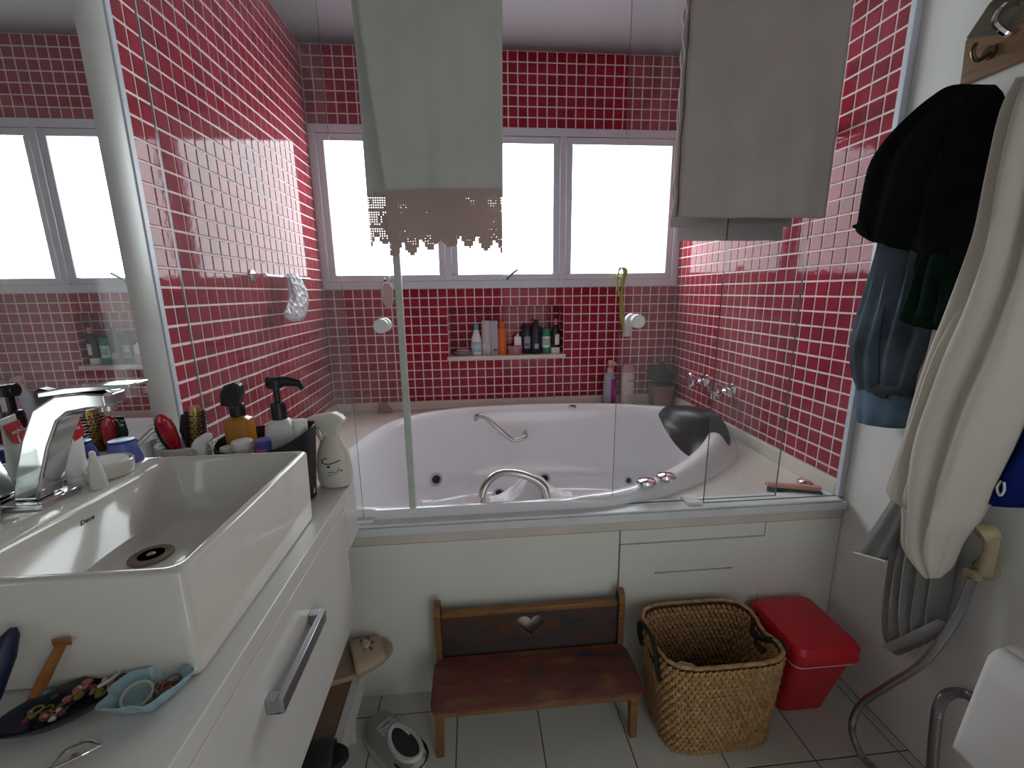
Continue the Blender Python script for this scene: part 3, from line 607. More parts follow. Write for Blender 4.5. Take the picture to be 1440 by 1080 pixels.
def brush_obj(name, lab, p0, p1, kind):
    p0, p1 = Vector(p0), Vector(p1); d = (p1-p0); L = d.length; d.normalize()
    t = thing(name, lab, 'hairbrush', p0); q = Vector((0, 0, 1)).rotation_difference(d); t.rotation_mode = 'QUATERNION'; t.rotation_quaternion = q; return t, L
t, L = brush_obj('paddle_hairbrush', 'glossy red hairbrush with black bristles in the rose bowl', (.104, -1.390, CT+.045), (.070, -1.412, CT+.243), 0)
g = G(); pts = [(0, 0, z) for z in (0, .05, .09, .105, .13, .155, .175, .188, .193)]; g.tube(pts, [.006, .007, .007, .012, .018, .020, .018, .011, .004], 16, sq=(1, .55), up=(1, 0, 0)); g.build('handle', mat('red lacquer', (.52, .008, .02), .12, coat=.6), t)
g = G()
for i in range(9):
    for j in range(3):
        z = .108+.009*i; b0 = Vector((-.014-.003*math.sin(math.pi*i/8), (j-1)*.006, z)); g.tube([b0+Vector((.006, 0, 0)), b0+Vector((-.015, 0, .003))], .0006, 4)
g.tube([(-.010, 0, .10), (-.016, 0, .13), (-.016, 0, .16), (-.010, 0, .183)], [.006, .008, .008, .005], 10); g.build('bristles', BLACKP, t)
t, L = brush_obj('round_hairbrush', 'round hairbrush with a gold barrel and dark bristles in the rose bowl', (.112, -1.388, CT+.04), (.134, -1.384, CT+.262), 0)
g = G(); g.tube([(0, 0, 0), (0, 0, .10), (0, 0, .11), (0, 0, .195), (0, 0, .205)], [.007, .007, .013, .013, .010], 18); g.build('barrel', mat('gold barrel', (.42, .28, .10), .3, metal=.7), t)
g = G()
for i in range(12):
    for j in range(14):
        a = 2*math.pi*(j+.5*(i % 2))/14
        if -.25 < math.sin(a)*0+math.cos(a-FRONT) and abs(((a-FRONT+math.pi) % (2*math.pi))-math.pi) < .22: continue
        z = .112+i*.0072; d = Vector((math.cos(a), math.sin(a), 0)); g.tube([d*.012+Vector((0, 0, z)), d*.022+Vector((0, 0, z))], .0016, 4)
g.build('bristles', mat('dark bristle', (.02, .014, .010), .6), t)
t, L = brush_obj('comb_brush', 'flat black hairbrush standing behind the red one', (.102, -1.378, CT+.04), (.098, -1.358, CT+.235), 0)
g = G(); g.tube([(0, 0, 0), (0, 0, .09), (0, 0, .11), (0, 0, .14), (0, 0, .18)], [.006, .007, .016, .024, .016], 14, sq=(1, .35), up=(1, 0, 0)); g.build('paddle', mat('matt black', (.014, .014, .014), .6), t)
t = thing('clear_spray_bottle', 'small white trigger sprayer standing between the rose bowl and the caddy', 'spray bottle', (.172, -1.445, CT), rz=.25); t.scale = (.9, .9, 1.22)
revolve('bottle_body', t, [(.013, 0), (.016, .002), (.016, .085), (.012, .105), (.008, .112)], CLEAR, 18)
g = G(); g.prism([(-.010, .110), (-.011, .128), (-.022, .138), (-.012, .150), (.012, .160), (.024, .158), (.026, .148), (.012, .142), (.008, .128), (.008, .110)], -.007, .007, lambda u, v, h: (u, h, v)); g.prism([(.014, .144), (.022, .144), (.026, .128), (.021, .127)], -.004, .004, lambda u, v, h: (u, h, v)); g.build('spray_head', WHITEP, t, bevel=.0025)
# ---------------------------------------------------------------- trinkets on the near counter
c = Vector((.372, -1.937, CT))
t = thing('leaf_dish', 'pale blue leaf shaped dish with rings, beside the basin', 'dish', c); t.scale = (.9, .9, 1)
g = G(); n = 48
def leaf(k, s, z):
    a = 2*math.pi*k/n; r = (1+.09*math.cos(5*a+.6)+.05*math.cos(9*a)); return Vector((.050*r*math.cos(a)*s, .038*r*math.sin(a)*s, z))
ax = RZ(math.radians(20))
g.loft([[ax@leaf(k, s, z) for k in range(n)] for s, z in ((.50, .0005), (.62, .002), (.85, .015), (1.0, .024), (.97, .025), (.82, .017), (.6, .006), (.1, .005))])
g.build('dish_body', mat('pale blue glaze', (.33, .50, .54), .25, var=.05), t)
GOLDS = [mat('old gold', (.30, .20, .08), .35, metal=.9), mat('tarnished silver', (.30, .27, .24), .35, metal=.9), mat('copper trinket', (.30, .12, .07), .4, metal=.7)]
random.seed(3)
def ring_at(nm, lab, c, r, rr_, m, tilt=(0, 0, 0), group=None):
    g = G(); g.tube([(r*math.cos(2*math.pi*k/28), r*math.sin(2*math.pi*k/28), 0) for k in range(28)], rr_, 8, closed=True)
    o = g.build(nm, m, loc=c); o.rotation_euler = tilt; return tag(o, lab, 'ring', group)
ring_at('bangle_ring', 'cream ring lying in the blue leaf dish', c+Vector((-.010, -.006, .0145)), .0155, .0017, mat('ivory', (.62, .58, .46), .4), (.35, .2, 0))
for k in range(16):
    a = random.uniform(0, 6.28); r = random.uniform(0, .018)
    ring_at('small_ring', 'small '+('old gold', 'tarnished silver', 'copper')[k % 3]+' ring heaped in the blue leaf dish', c+Vector((.012+r*math.cos(a), .004+r*.6*math.sin(a), .0075+.003*(k % 3))), random.uniform(.0045, .0075), .0011, GOLDS[k % 3], (random.uniform(-.6, .6), random.uniform(-.6, .6), 0), ('gold', 'silver', 'copper')[k % 3]+' rings in the leaf dish')
c = Vector((.278, -1.945, CT))
t = thing('trinket_tray', 'dark iridescent oval tray of jewellery at the foot of the basin', 'tray', c, rz=math.radians(30))
g = G(); g.lathe([(.60, .0004), (.72, .002), (.95, .012), (1, .016), (.97, .0165), (.9, .012), (.68, .005), (.05, .004)], 40, sx=.060, sy=.034); g.build('tray_body', ramp_mat('dark iridescent glaze', [(.35, (.008, .012, .02)), (.5, (.02, .02, .06)), (.62, (.012, .03, .022)), (.7, (.04, .01, .03))], .2, 30), t)
BC = [mat('bead gold', (.45, .30, .06), .3, metal=.7), mat('bead rose', (.45, .16, .14), .3), mat('bead white', (.7, .66, .58), .3), mat('bead green', (.12, .20, .06), .3), mat('bead wine', (.16, .03, .05), .3), mat('bead olive', (.22, .17, .05), .35)]
random.seed(11); rt = RZ(math.radians(30))
for k in range(46):
    a = random.uniform(0, 6.28); r = math.sqrt(random.random())*.75; q = rt@Vector((.055*r*math.cos(a)+.006, .030*r*math.sin(a), 0)); rad = random.uniform(.0022, .0046)
    g = G(); 
    if k % 3 == 0: g.tube([(rad*1.4*math.cos(j*.449), rad*1.4*math.sin(j*.449), 0) for j in range(14)], rad*.28, 6, closed=True)
    else: g.lathe([(rad*math.sin(math.pi*(j+.5)/6), -rad*math.cos(math.pi*(j+.5)/6)) for j in range(6)], 8, sx=1+.5*(k % 2))
    o = g.build('trinket', BC[k % 6], loc=c+q+Vector((0, 0, .0075+rad+.004*r))); o.rotation_euler = (random.uniform(-.5, .5), random.uniform(-.5, .5), random.uniform(0, 3)); tag(o, 'tiny '+('gold', 'rose pink', 'white', 'green', 'wine red', 'olive')[k % 6]+(' ring' if k % 3 == 0 else ' bead')+' lying in the dark oval tray', 'trinket', ('gold', 'rose', 'white', 'green', 'wine', 'olive')[k % 6]+' jewellery in the dark tray')
t = thing('earring_hook', 'pale curved piece on the rim end of the dark oval tray', 'trinket', c+rt@Vector((.044, .006, .018))); g = G(); g.tube(smoothpath([(-.006, -.012, 0), (.003, -.006, .002), (.006, .004, .002), (.002, .012, 0)], 4), .0022, 8); g.build('hook', BC[2], t)
t = thing('wooden_toothbrush', 'wooden toothbrush leaning against the basin over the dark tray', 'toothbrush', (0, 0, 0)); a = on('z', CT+.012, 42, 985); b = on('y', -1.9165, 88, 903); a.z = CT+.006
g = G(); g.tube([a, a.lerp(b, .4), a.lerp(b, .8), b], [.004, .0045, .004, .0035], 10, sq=(1.5, .9)); g.build('handle', ramp_mat('warm wood', [(.3, (.22, .08, .02)), (.7, (.40, .17, .05))], .4, 20, stretch=(1, 1, 8)), t)
d = (b-a).normalized(); g = G(); g.box(b-Vector((.011, .002, .004)), b+Vector((.011, .0, .006))); g.build('head', MATS['warm wood'], t, bevel=.002)
t = thing('navy_hairbrush', 'navy blue handle standing at the counter edge of the photo beside the dark tray', 'brush', (0, 0, 0)); t['label'] = 'navy blue brush leaning on the basin beside the dark tray'
a = Vector((.205, -1.972, CT+.012)); b = Vector((.222, -1.921, CT+.105)); g = G(); g.tube([a, a.lerp(b, .3), a.lerp(b, .7), a.lerp(b, .93), b], [.010, .014, .013, .008, .003], 14, sq=(1, .6)); g.build('handle', mat('navy plastic', (.012, .016, .06), .4), t)
g = G(); g.lathe([(.016, 0), (.019, .006), (.016, .014), (.004, .017)], 18, a+Vector((-.004, -.006, -.0115)), sx=1.3); g.build('head', mat('violet blue plastic', (.03, .03, .16), .3), t)
c2 = Vector((.338, -2.004, CT+.0016)); t = thing('hair_clip', 'clear and silver hair clip lying near the counter front edge', 'hair clip', c2, rz=.5)
g = G(); g.tube(smoothpath([(-.020, -.004, 0), (-.008, .008, .005), (.010, .008, .006), (.022, .0, 0)], 5), .0016, 8); g.tube(smoothpath([(-.020, -.004, 0), (-.004, -.006, .002), (.012, -.004, .002), (.022, .0, 0)], 5), .0013, 8); g.build('clip_wire', CHROME, t); g = G(); g.lathe([(.003, 0), (.004, .002), (.002, .004)], 10, (.0, .0, -.0012)); g.build('clip_stud', GOLDS[0], t)
# ---------------------------------------------------------------- towels on the top rail
def drape_path(zf, zb, yf=-1.292, yb=-1.190, top=2.045):
    return [(yf, zf), (yf, top-.03), (yf+.012, top-.008), ((yf+yb)/2, top), (yb-.012, top-.008), (yb, top-.03), (yb, zb)]
def resample(path, n):
    P_ = [Vector((0, a, b)) for a, b in path]; L = [0]
    for a, b in zip(P_, P_[1:]): L.append(L[-1]+(b-a).length)
    out = []
    for k in range(n+1):
        s = L[-1]*k/n; i = max(j for j in range(len(L)-1) if L[j] <= s+1e-9); t = (s-L[i])/(L[i+1]-L[i]); out.append(P_[i].lerp(P_[i+1], t))
    return out
def towel(par, name, m, xl, xr, path, amp, seed, n=90, nu=40, solid=.005):
    """sheet hung over the rail; xl/xr give its edges as functions of (side, z)"""
    pts = resample(path, n); ymid = (path[0][0]+path[-1][0])/2; g = G()
    def f(u, v):
        p = pts[round(v*n)]; front = p.y < ymid; a, b = xl(front, p.z), xr(front, p.z); x = a+(b-a)*u
        k = max(0, min(1, (2.02-p.z)/.25))
        w = amp*k*(math.sin(x*46+seed)+.6*math.sin(x*83+seed*2+p.z*3)+.5*noise.noise((x*9, p.z*4, seed)))
        return Vector((x, p.y+w*(1 if front else .7)-(amp*1.5*k if front else -amp*1.5*k), p.z))
    g.grid(f, nu, n); return g.build(name, m, par, solid=solid, ang=80)
# towel with crochet hem
TW1 = cloth('ivory towel cloth', (.62, .63, .58), 500, .05, .16); LACE = cloth('pink crochet cotton', (.62, .47, .42), 900, .06, .3)
t = thing('bath_towel', 'ivory bath towel with a pink crochet lace hem hung over the rail', 'towel', (.71, -1.24, 2.03)); o = Vector((.71, -1.24, 2.03))
ZF, ZBK = 1.475, 1.50
def L1(fr, z): k = (2.0-z)/.55; return (.545+.05*max(0, k) if fr else .522)-o.x
def R1(fr, z): k = (2.0-z)/.55; return (.880-.008*max(0, k) if fr else .876)-o.x
tp = [(a-o.y, b-o.z) for a, b in drape_path(ZF, ZBK)]
class _T: pass
def towel_local(par, name, m, xl, xr, path, amp, seed, oo, **k):
    ob = towel(par, name, m, lambda fr, z: xl(fr, z), lambda fr, z: xr(fr, z), path, amp, seed, **k); ob.location = -oo; return ob
towel_local(t, 'cloth', TW1, lambda f, z: L1(f, z)+o.x, lambda f, z: R1(f, z)+o.x, drape_path(ZF, ZBK), .004, 1.3, o)
def lace(par, name, x0, x1, y, ztop, h, seed, sl=0, b=.0019, fill=.04):
    """filet crochet: small square meshes, solid motifs, scalloped lower edge"""
    c = .0060; g = G(); nx = int((x1-x0)/c); nz = int((h+.03)/c); rnd = random.Random(seed); per = .045
    for i in range(nx):
        for j in range(nz):
            x = x0+i*c; z = ztop-(j+1)*c; xc = x+c/2-x0; d = ztop-z
            lim = h-.026+.036*abs(math.sin(math.pi*(xc/per+.3*seed)))**.8+.010*math.sin(xc*23+seed)
            if d > lim: continue
            mo = ((xc % .11)-.055)**2/.03**2+((d-h*.58)/.032)**2
            solid = (j % 7 == 0) or d > lim-.012 or (mo < 1 and not .42 < mo < .62) or rnd.random() < fill
            zz = lambda xx, zq: zq+sl*(xx-x0)
            if solid: g.add([(x, y, zz(x, z)), (x+c, y, zz(x+c, z)), (x+c, y, zz(x+c, z+c)), (x, y, zz(x, z+c))], [(0, 1, 2, 3)])
            else:
                for a0, b0, a1, b1 in ((0, 0, c, b), (0, c-b, c, c), (0, b, b, c-b), (c-b, b, c, c-b)):
                    g.add([(x+a0, y, zz(x, z+b0)), (x+a1, y, zz(x+a1, z+b0)), (x+a1, y, zz(x+a1, z+b1)), (x+a0, y, zz(x, z+b1))], [(0, 1, 2, 3)])
    ob = g.build(name, LACE, par, solid=.0012, smooth=False); ob.location = -o; return ob
lace(t, 'lace_hem', .594, .872, -1.308, ZF+.012, .135, 1, .02, .0024, .45); lace(t, 'lace_hem', .522, .876, -1.182, ZBK+.01, .125, 2)
# plain towel
TW2 = cloth('greige towel cloth', (.48, .42, .40), 700, .05, .10)
t = thing('bath_sheet', 'plain greige towel folded over the rail above the tub', 'towel', (1.53, -1.24, 2.03)); o2 = Vector((1.53, -1.24, 2.03))
towel_local(t, 'outer_layer', TW2, lambda f, z: 1.315+(.004 if f else .065)+.005*noise.noise((z*14, 1, 0)), lambda f, z: (1.718 if f else 1.70), drape_path(1.427, 1.385, -1.302, -1.182, 2.052), .0035, 4.1, o2, solid=.006)
towel_local(t, 'inner_layer', TW2, lambda f, z: (1.312 if f else 1.355)+.010*noise.noise((z*22, 7, 0)), lambda f, z: 1.712, drape_path(1.432, 1.42, -1.288, -1.194, 2.042), .002, 2.2, o2, solid=.006)
# ---------------------------------------------------------------- niche bottles
NZB = NZ0+.0003; GN = 'toiletries in the wall niche'
def npos(px, y=.045): q = on('y', y, px, 480); return Vector((q.x, y, NZB))
def col(name, c, r=.35): return mat(name, c, r, var=.04)
t = thing('niche_soap_dish', 'oval dish with a pink soap bar in the wall niche', 'soap dish', npos(651)); revolve('dish', t, [(.040, 0), (.052, .010), (.057, .020), (.054, .021), (.048, .012), (.002, .006)], mat('smoky plastic', (.30, .26, .28), .3), 28, sy=.7)
revolve('soap', t, [(.020, .012), (.036, .016), (.040, .025), (.034, .033), (.002, .036)], col('pink soap', (.60, .27, .27), .5), 24, sy=.65)
t = thing('teal_cap_bottle', 'white tapering bottle with a teal cap in the niche', 'bottle', npos(670)); revolve('bottle_body', t, [(.026, 0), (.030, .003), (.031, .06), (.026, .10), (.014, .137), (.012, .142)], WHITEP, 24, sy=.7); revolve('cap', t, [(.013, .142), (.013, .172), (.010, .176), (.001, .176)], col('teal cap', (.06, .42, .46)), 18); label_patch(t, 'label', .0305, .02, .075, FRONT-.9, FRONT+.9, col('aqua label', (.42, .66, .72)), sy=.7)
t = thing('grey_carton', 'tall pale grey bottle with a cream base in the niche', 'bottle', npos(684)); revolve('bottle_body', t, [(.023, 0), (.025, .003), (.026, .19), (.024, .194), (.001, .194)], col('pale grey plastic', (.50, .48, .50)), 24, sy=.7, sup=4); label_patch(t, 'label', .026, .012, .065, FRONT-.8, FRONT+.8, col('cream label', (.66, .63, .54)), sy=.7, sup=4)
t = thing('grey_slim_carton', 'slim mauve grey carton beside the orange bottle in the niche', 'carton', npos(695, .05)); g = G(); g.box((-.021, -.018, 0), (.021, .018, .192)); g.build('carton_body', col('mauve grey card', (.40, .38, .42)), t, bevel=.002); g = G(); g.box((-.006, -.019, .022), (.014, -.0182, .030)); g.build('print_mark', INK, t)
t = thing('orange_bottle', 'orange bottle with an orange cap in the niche', 'bottle', npos(706)); OR = col('orange plastic', (.66, .15, .03)); revolve('bottle_body', t, [(.024, 0), (.027, .003), (.027, .13), (.024, .148), (.014, .155)], OR, 24, sy=.75); revolve('cap', t, [(.0175, .155), (.0165, .185), (.014, .188), (.001, .188)], OR, 20)
t = thing('pink_tub', 'low translucent pink tub in the niche', 'jar', npos(724)); revolve('tub_body', t, [(.038, 0), (.042, .003), (.043, .034)], col('mauve pink plastic', (.42, .20, .24)), 28, sy=.8); revolve('tub_lid', t, [(.0445, .034), (.0445, .044), (.042, .046), (.001, .046)], col('pink lid', (.50, .26, .29)), 28, sy=.8)
t = thing('mini_bottle', 'small white bottle standing on the pink tub in the niche', 'bottle', npos(728)+Vector((0, 0, .0463))); revolve('bottle_body', t, [(.020, 0), (.022, .002), (.022, .048), (.018, .053), (.008, .056)], WHITEP, 24, sy=.6, sup=4); revolve('cap', t, [(.008, .056), (.008, .066), (.006, .067)], WHITEP, 16)
NAVY = col('navy shampoo plastic', (.012, .016, .035), .25); SILV = col('silver label', (.35, .36, .40))
t = thing('navy_shampoo_bottle', 'broad navy bottle with a silver label in the niche', 'bottle', npos(741, .05)); revolve('bottle_body', t, [(.028, 0), (.032, .004), (.033, .12), (.028, .148), (.014, .160), (.014, .172), (.001, .172)], NAVY, 24, sy=.6); label_patch(t, 'label', .0328, .03, .10, FRONT-.5, FRONT+.55, SILV, sy=.6); g = G(); [g.box((-.012+k*.008, -.0215, .045), (-.007+k*.008, -.0208, .062)) for k in range(3)]; g.build('print', INK, t)
t = thing('navy_conditioner_bottle', 'taller navy bottle with a narrow neck in the niche', 'bottle', npos(754, .035)); revolve('bottle_body', t, [(.026, 0), (.030, .004), (.031, .11), (.025, .148), (.013, .168), (.012, .172)], NAVY, 24, sy=.6); revolve('cap', t, [(.0135, .172), (.0135, .19), (.011, .193), (.001, .193)], BLACKP, 18); label_patch(t, 'label', .031, .03, .06, FRONT-.4, FRONT+.4, SILV, sy=.6)
t = thing('green_white_bottle', 'white bottle with green cap and base in the niche', 'bottle', npos(768)); GR = col('green plastic', (.03, .24, .12)); revolve('bottle_base', t, [(.022, 0), (.025, .003), (.025, .034)], GR, 22, sy=.75); revolve('bottle_body', t, [(.025, .034), (.025, .098)], WHITEP, 22, sy=.75); revolve('cap', t, [(.0255, .098), (.0255, .138), (.022, .142), (.001, .142)], GR, 22, sy=.75); label_patch(t, 'label', .0252, .05, .085, FRONT-.8, FRONT+.8, col('mint label', (.35, .55, .45)), sy=.75)
t = thing('pink_cap_bottle', 'black bottle with a pink cap and white label at the niche end', 'bottle', npos(781, .035)); revolve('bottle_base', t, [(.025, 0), (.027, .003), (.027, .034)], WHITEP, 22, sy=.7); revolve('bottle_body', t, [(.026, .034), (.026, .12), (.022, .15), (.012, .165)], BLACKP, 22, sy=.7); revolve('cap', t, [(.011, .165), (.012, .19), (.009, .196), (.001, .196)], col('pink cap', (.68, .22, .26)), 18); label_patch(t, 'label', .0262, .05, .11, FRONT-.2, FRONT+.9, WHITEP, sy=.7)
# ---------------------------------------------------------------- things on the tub ledge
dz = DZ+.0005
t = thing('purple_pump_bottle', 'grey pump bottle with a magenta side and peach pump on the tub ledge', 'bottle', (1.560, -.062, dz)); revolve('bottle_body', t, [(.030, 0), (.036, .004), (.037, .12), (.033, .175), (.018, .195), (.016, .200)], col('grey plastic', (.33, .35, .38)), 28, sy=.6); label_patch(t, 'label', .0368, .02, .16, FRONT+.1, FRONT+1.5, col('magenta label', (.36, .02, .32)), sy=.6)
g = G(); g.lathe([(.017, .198), (.017, .222), (.006, .226), (.006, .244), (.013, .246), (.013, .262), (.010, .266)], 18); g.tube([(0, 0, .256), (.022, -.012, .254), (.03, -.016, .246)], [.008, .006, .005], 8); g.build('pump', col('peach plastic', (.62, .36, .28)), t)
label_patch(t, 'label', .0370, .06, .11, FRONT+.5, FRONT+1.2, col('coral label', (.55, .10, .12)), sy=.6, off=.0012)
t = thing('pink_cap_shampoo', 'cream shampoo bottle with a pink cap on the tub ledge', 'bottle', (1.668, -.060, dz)); revolve('bottle_body', t, [(.034, 0), (.038, .004), (.038, .17), (.034, .19), (.030, .196)], col('cream shampoo plastic', (.62, .52, .45)), 28, sy=.7); revolve('cap', t, [(.0375, .196), (.037, .215), (.030, .225), (.029, .238), (.025, .242), (.001, .242)], col('dusty pink cap', (.52, .20, .24)), 26, sy=.75)
Rf = Matrix(((1, 0, 0, 0), (0, 0, -1, 0), (0, 1, 0, 0), (0, 0, 0, 1)))
text_mesh('brand_text', 'cce', .030, INK, t, Matrix.Translation((.010, -.0285, .150))@Rf)
for k in range(4):
    g = G(); g.box((-.006, -.0275, .030+k*.012), (.016, -.0272, .034+k*.012)); g.build('print_line', col('brown print', (.24, .15, .12)), t)
t = thing('potted_plant', 'feathery green plant in a square terracotta pot on the tub ledge', 'potted plant', (1.862, -.078, dz))
g = G(); g.loft([rrect(-.052, .052, -.045, .045, .010, 0), rrect(-.062, .062, -.052, .052, .012, .118), rrect(-.058, .058, -.048, .048, .010, .118), rrect(-.05, .05, -.044, .044, .010, .09)]); g.build('pot', mat('terracotta', (.24, .13, .08), .7, var=.15), t)
g = G(); g.lathe([(.05, .098), (.03, .104), (.001, .106)], 20, sy=.85); g.build('soil', mat('potting soil', (.03, .022, .015), .9, var=.4, bump=.5), t)
random.seed(5); g = G()
for k in range(150):
    a = random.uniform(0, 6.28); r0 = random.uniform(0, .035); tip = Vector((min(.066, max(-.085, (r0+random.uniform(.01, .07))*math.cos(a))), min(.05, max(-.09, (r0+random.uniform(.01, .05))*math.sin(a))), random.uniform(.15, .235))); b0 = Vector((r0*math.cos(a), r0*math.sin(a)*.8, .10)); md = b0.lerp(tip, .5)+Vector((0, 0, .02)); path = smoothpath([b0, md, tip], 4)
    g.tube(path, .0008, 4)
    for i in range(2, len(path)):
        for s in range(3):
            d = Vector((random.uniform(-1, 1), random.uniform(-1, 1), random.uniform(-.1, .9))).normalized()*random.uniform(.009, .018); w_ = d.orthogonal().normalized()*.004; q = path[i]; g.add([q, q+d*.5+w_, q+d, q+d*.5-w_], [(0, 1, 2, 3)])
fo = g.build('foliage', mat('grey green leaf', (.035, .065, .022), .6, var=.4), t, smooth=False); fo['kind'] = 'stuff'
g = G(); q = on('y', -.055, 539, 578); 
poly = [(-.038, 0), (.045, 0), (.030, .03), (.004, .062), (-.022, .062), (-.030, .03)]
g.prism(poly, -.012, .012, lambda u, v, h: (u, h, v)); tag(g.build('bath_sponge', mat('tan sponge', (.42, .27, .15), .9, var=.15, bump=.4, bscale=150), loc=(.278, -.042, dz), bevel=.006), 'tan wedge shaped sponge propped on the tub ledge', 'sponge')
# ---------------------------------------------------------------- hanging from window latches
t = thing('back_brush', 'pale beige oval scrubbing pad hanging from the window latch', 'scrub pad', (.345, -.062, 1.175))
g = G(); g.lathe([(.0, -.006), (.9, -.006), (1, 0), (.9, .006), (.0, .006)], 32, sup=2.6); g.v = [(v[0]*.030, v[2], v[1]*.066+.066) for v in g.v]; g.build('pad', mat('beige mesh', (.50, .40, .36), .8, var=.1, bump=.3), t)
g = G(); g.tube(smoothpath([(0, 0, .128), (-.006, .004, .142), (-.012, .012, .146), (-.006, .004, .142)], 4), .002, 6); g.build('hanging_loop', BLACKP, t)
t = thing('body_scrubber', 'yellow green strap with a white pad hanging from the window latch', 'scrubber', (1.62, -.062, .985))
YEL = cloth('yellow green ribbon', (.50, .52, .10), 600, .1, .3)
g = G(); pth = smoothpath([(-.030, 0, .372), (-.012, -.004, .385), (.006, 0, .36), (-.004, .002, .30), (-.010, 0, .23), (-.008, -.002, .16), (.006, 0, .09), (.026, 0, .004)], 6); wd = [.004+.010*abs(math.sin(k*.13+.4)) for k in range(len(pth))]
for s in (0, 1):
    g.add([p+Vector((-w_, -.001*s, 0)) for p, w_ in zip(pth, wd)]+[p+Vector((w_, .006*s, 0)) for p, w_ in zip(pth, wd)], [(i, i+1, len(pth)+i+1, len(pth)+i) for i in range(len(pth)-1)])
g.tube(smoothpath([(-.030, 0, .372), (-.036, .004, .31), (-.022, .002, .24), (-.010, 0, .21)], 5), .0035, 6); g.build('strap', YEL, t, solid=.002)
g = G(); g.box((.012, -.002, .006), (.052, .010, .085)); g.build('pad', mat('white mesh pad', (.62, .60, .56), .8, bump=.2), t, bevel=.005)
# ---------------------------------------------------------------- left wall bar with bag
t = thing('towel_bar', 'chrome towel bar on the red mosaic holding a plastic bag', 'towel bar', (.0, -.56, 1.315)); 
g = G(); g.tube([(.052, -.20, 0), (.052, .22, 0)], .007, 12); g.build('bar', CHROME, t)
for y in (-.19, .21):
    g = G(); g.tube([(.0005, y, 0), (.006, y, 0), (.007, y, 0), (.052, y, 0)], [.022, .021, .009, .009], 18); g.build('bracket', CHROME, t)
t = thing('plastic_bag', 'crumpled translucent white plastic bag hanging from the towel bar', 'plastic bag', (.060, -.56, 1.315))
BAG = bpy.data.materials.new('thin white polythene'); BAG.use_nodes = True; nt = BAG.node_tree; b = nt.nodes['Principled BSDF']; b.inputs['Base Color'].default_value = (.72, .70, .74, 1); b.inputs['Roughness'].default_value = .22; b.inputs['Alpha'].default_value = .72
tc = nt.nodes.new('ShaderNodeTexCoord'); n = nt.nodes.new('ShaderNodeTexVoronoi'); n.inputs['Scale'].default_value = 45; nt.links.new(tc.outputs['Object'], n.inputs['Vector']); bp = nt.nodes.new('ShaderNodeBump'); bp.inputs['Strength'].default_value = .7; bp.inputs['Distance'].default_value = .02; nt.links.new(n.outputs['Distance'], bp.inputs['Height']); nt.links.new(bp.outputs[0], b.inputs['Normal'])
g = G(); secs = [(.014, -.02, .030, .016), (.006, .02, .055, .022), (-.03, .045, .075, .030), (-.07, .05, .085, .034), (-.105, .03, .095, .036), (-.14, -.01, .11, .034), (-.165, -.01, .085, .026), (-.178, .01, .045, .012)]
rg = []
for k, (z, yc, hw, hd) in enumerate(secs):
    rr_ = []
    for j in range(36):
        a = 2*math.pi*j/36; q = 1+.22*noise.noise((math.cos(a)*2.2, math.sin(a)*2.2, k*.8))+.10*math.sin(5*a+k)
        rr_.append(Vector((.006+hd*.62*math.sin(a)*q, yc+hw*math.cos(a)*q, z+.012*noise.noise((math.cos(a)*2, k, 3)))))
    rg.append(rr_)
g.loft(rg); g.build('bag_body', BAG, t, sub=1)
# ---------------------------------------------------------------- right wall fittings over the tub
for (y, z), lab in (((-.395, .797), 'faceted chrome tap handle on the red mosaic near the plant corner'), ((-.615, .797), 'faceted chrome tap handle on the red mosaic nearer the shower rail')):
    t = thing('wall_tap', lab, 'tap', (W, y, z)); t.scale = (1.15, 1.3, 1.3); g = G(); g.tube([(-.0005, 0, 0), (-.008, 0, 0), (-.014, 0, 0)], [.026, .024, .012], 20); g.build('rosette', CHROME, t)
    g = G(); g.tube([(-.010, 0, 0), (-.030, 0, 0)], .008, 12); g.build('stem', CHROME, t)
    g = G(); rg = []
    for x, r in ((-.028, .008), (-.034, .013), (-.075, .027), (-.080, .025), (-.083, .01)):
        rg.append([(x, r*(1+.22*math.cos(4*2*math.pi*j/32))*math.cos(2*math.pi*j/32), r*(1+.22*math.cos(4*2*math.pi*j/32))*math.sin(2*math.pi*j/32)) for j in range(32)])
    g.loft(rg); g.build('handle', CHROME, t, ang=25)
t = thing('grab_rail', 'flat chrome rail on the red mosaic beside the clothes', 'rail', (W, -.86, 1.722)); g = G(); g.box((-.048, -.215, -.012), (-.036, .19, .010)); g.build('bar', CHROME, t, bevel=.002)
for y in (-.16, .16):
    g = G(); g.box((-.037, y-.012, -.009), (-.0005, y+.012, .007)); g.build('bracket', CHROME, t, bevel=.001)
# deck things
q = on('z', DZ, 1115, 692); t = thing('shower_squeegee', 'salmon pink squeegee blade lying on the marble deck', 'squeegee', (q.x, q.y, DZ), rz=-.33)
g = G(); g.prism([(-.082, -.010), (-.078, 0), (-.084, .012), (.078, .014), (.082, .004), (.078, -.008)], .012, .026, lambda u, v, h: (u, v, h)); g.build('holder', mat('salmon plastic', (.60, .27, .21), .45), t, bevel=.004)
g = G(); g.box((-.080, -.014, .001), (.080, -.004, .012)); g.build('blade', BLACKP, t, bevel=.001)
q = on('z', DZ+.018, 1133, 680); t = thing('deck_diverter', 'oval chrome control knob on the marble deck corner', 'control knob', (q.x, q.y, DZ)); revolve('stem', t, [(.010, .0003), (.009, .012)], CHROME, 16); g = G(); g.lathe([(.001, .010), (.018, .011), (.025, .018), (.022, .026), (.010, .031), (.001, .032)], 26, sx=1.0, sy=1.25); g.build('cap', CHROME, t)
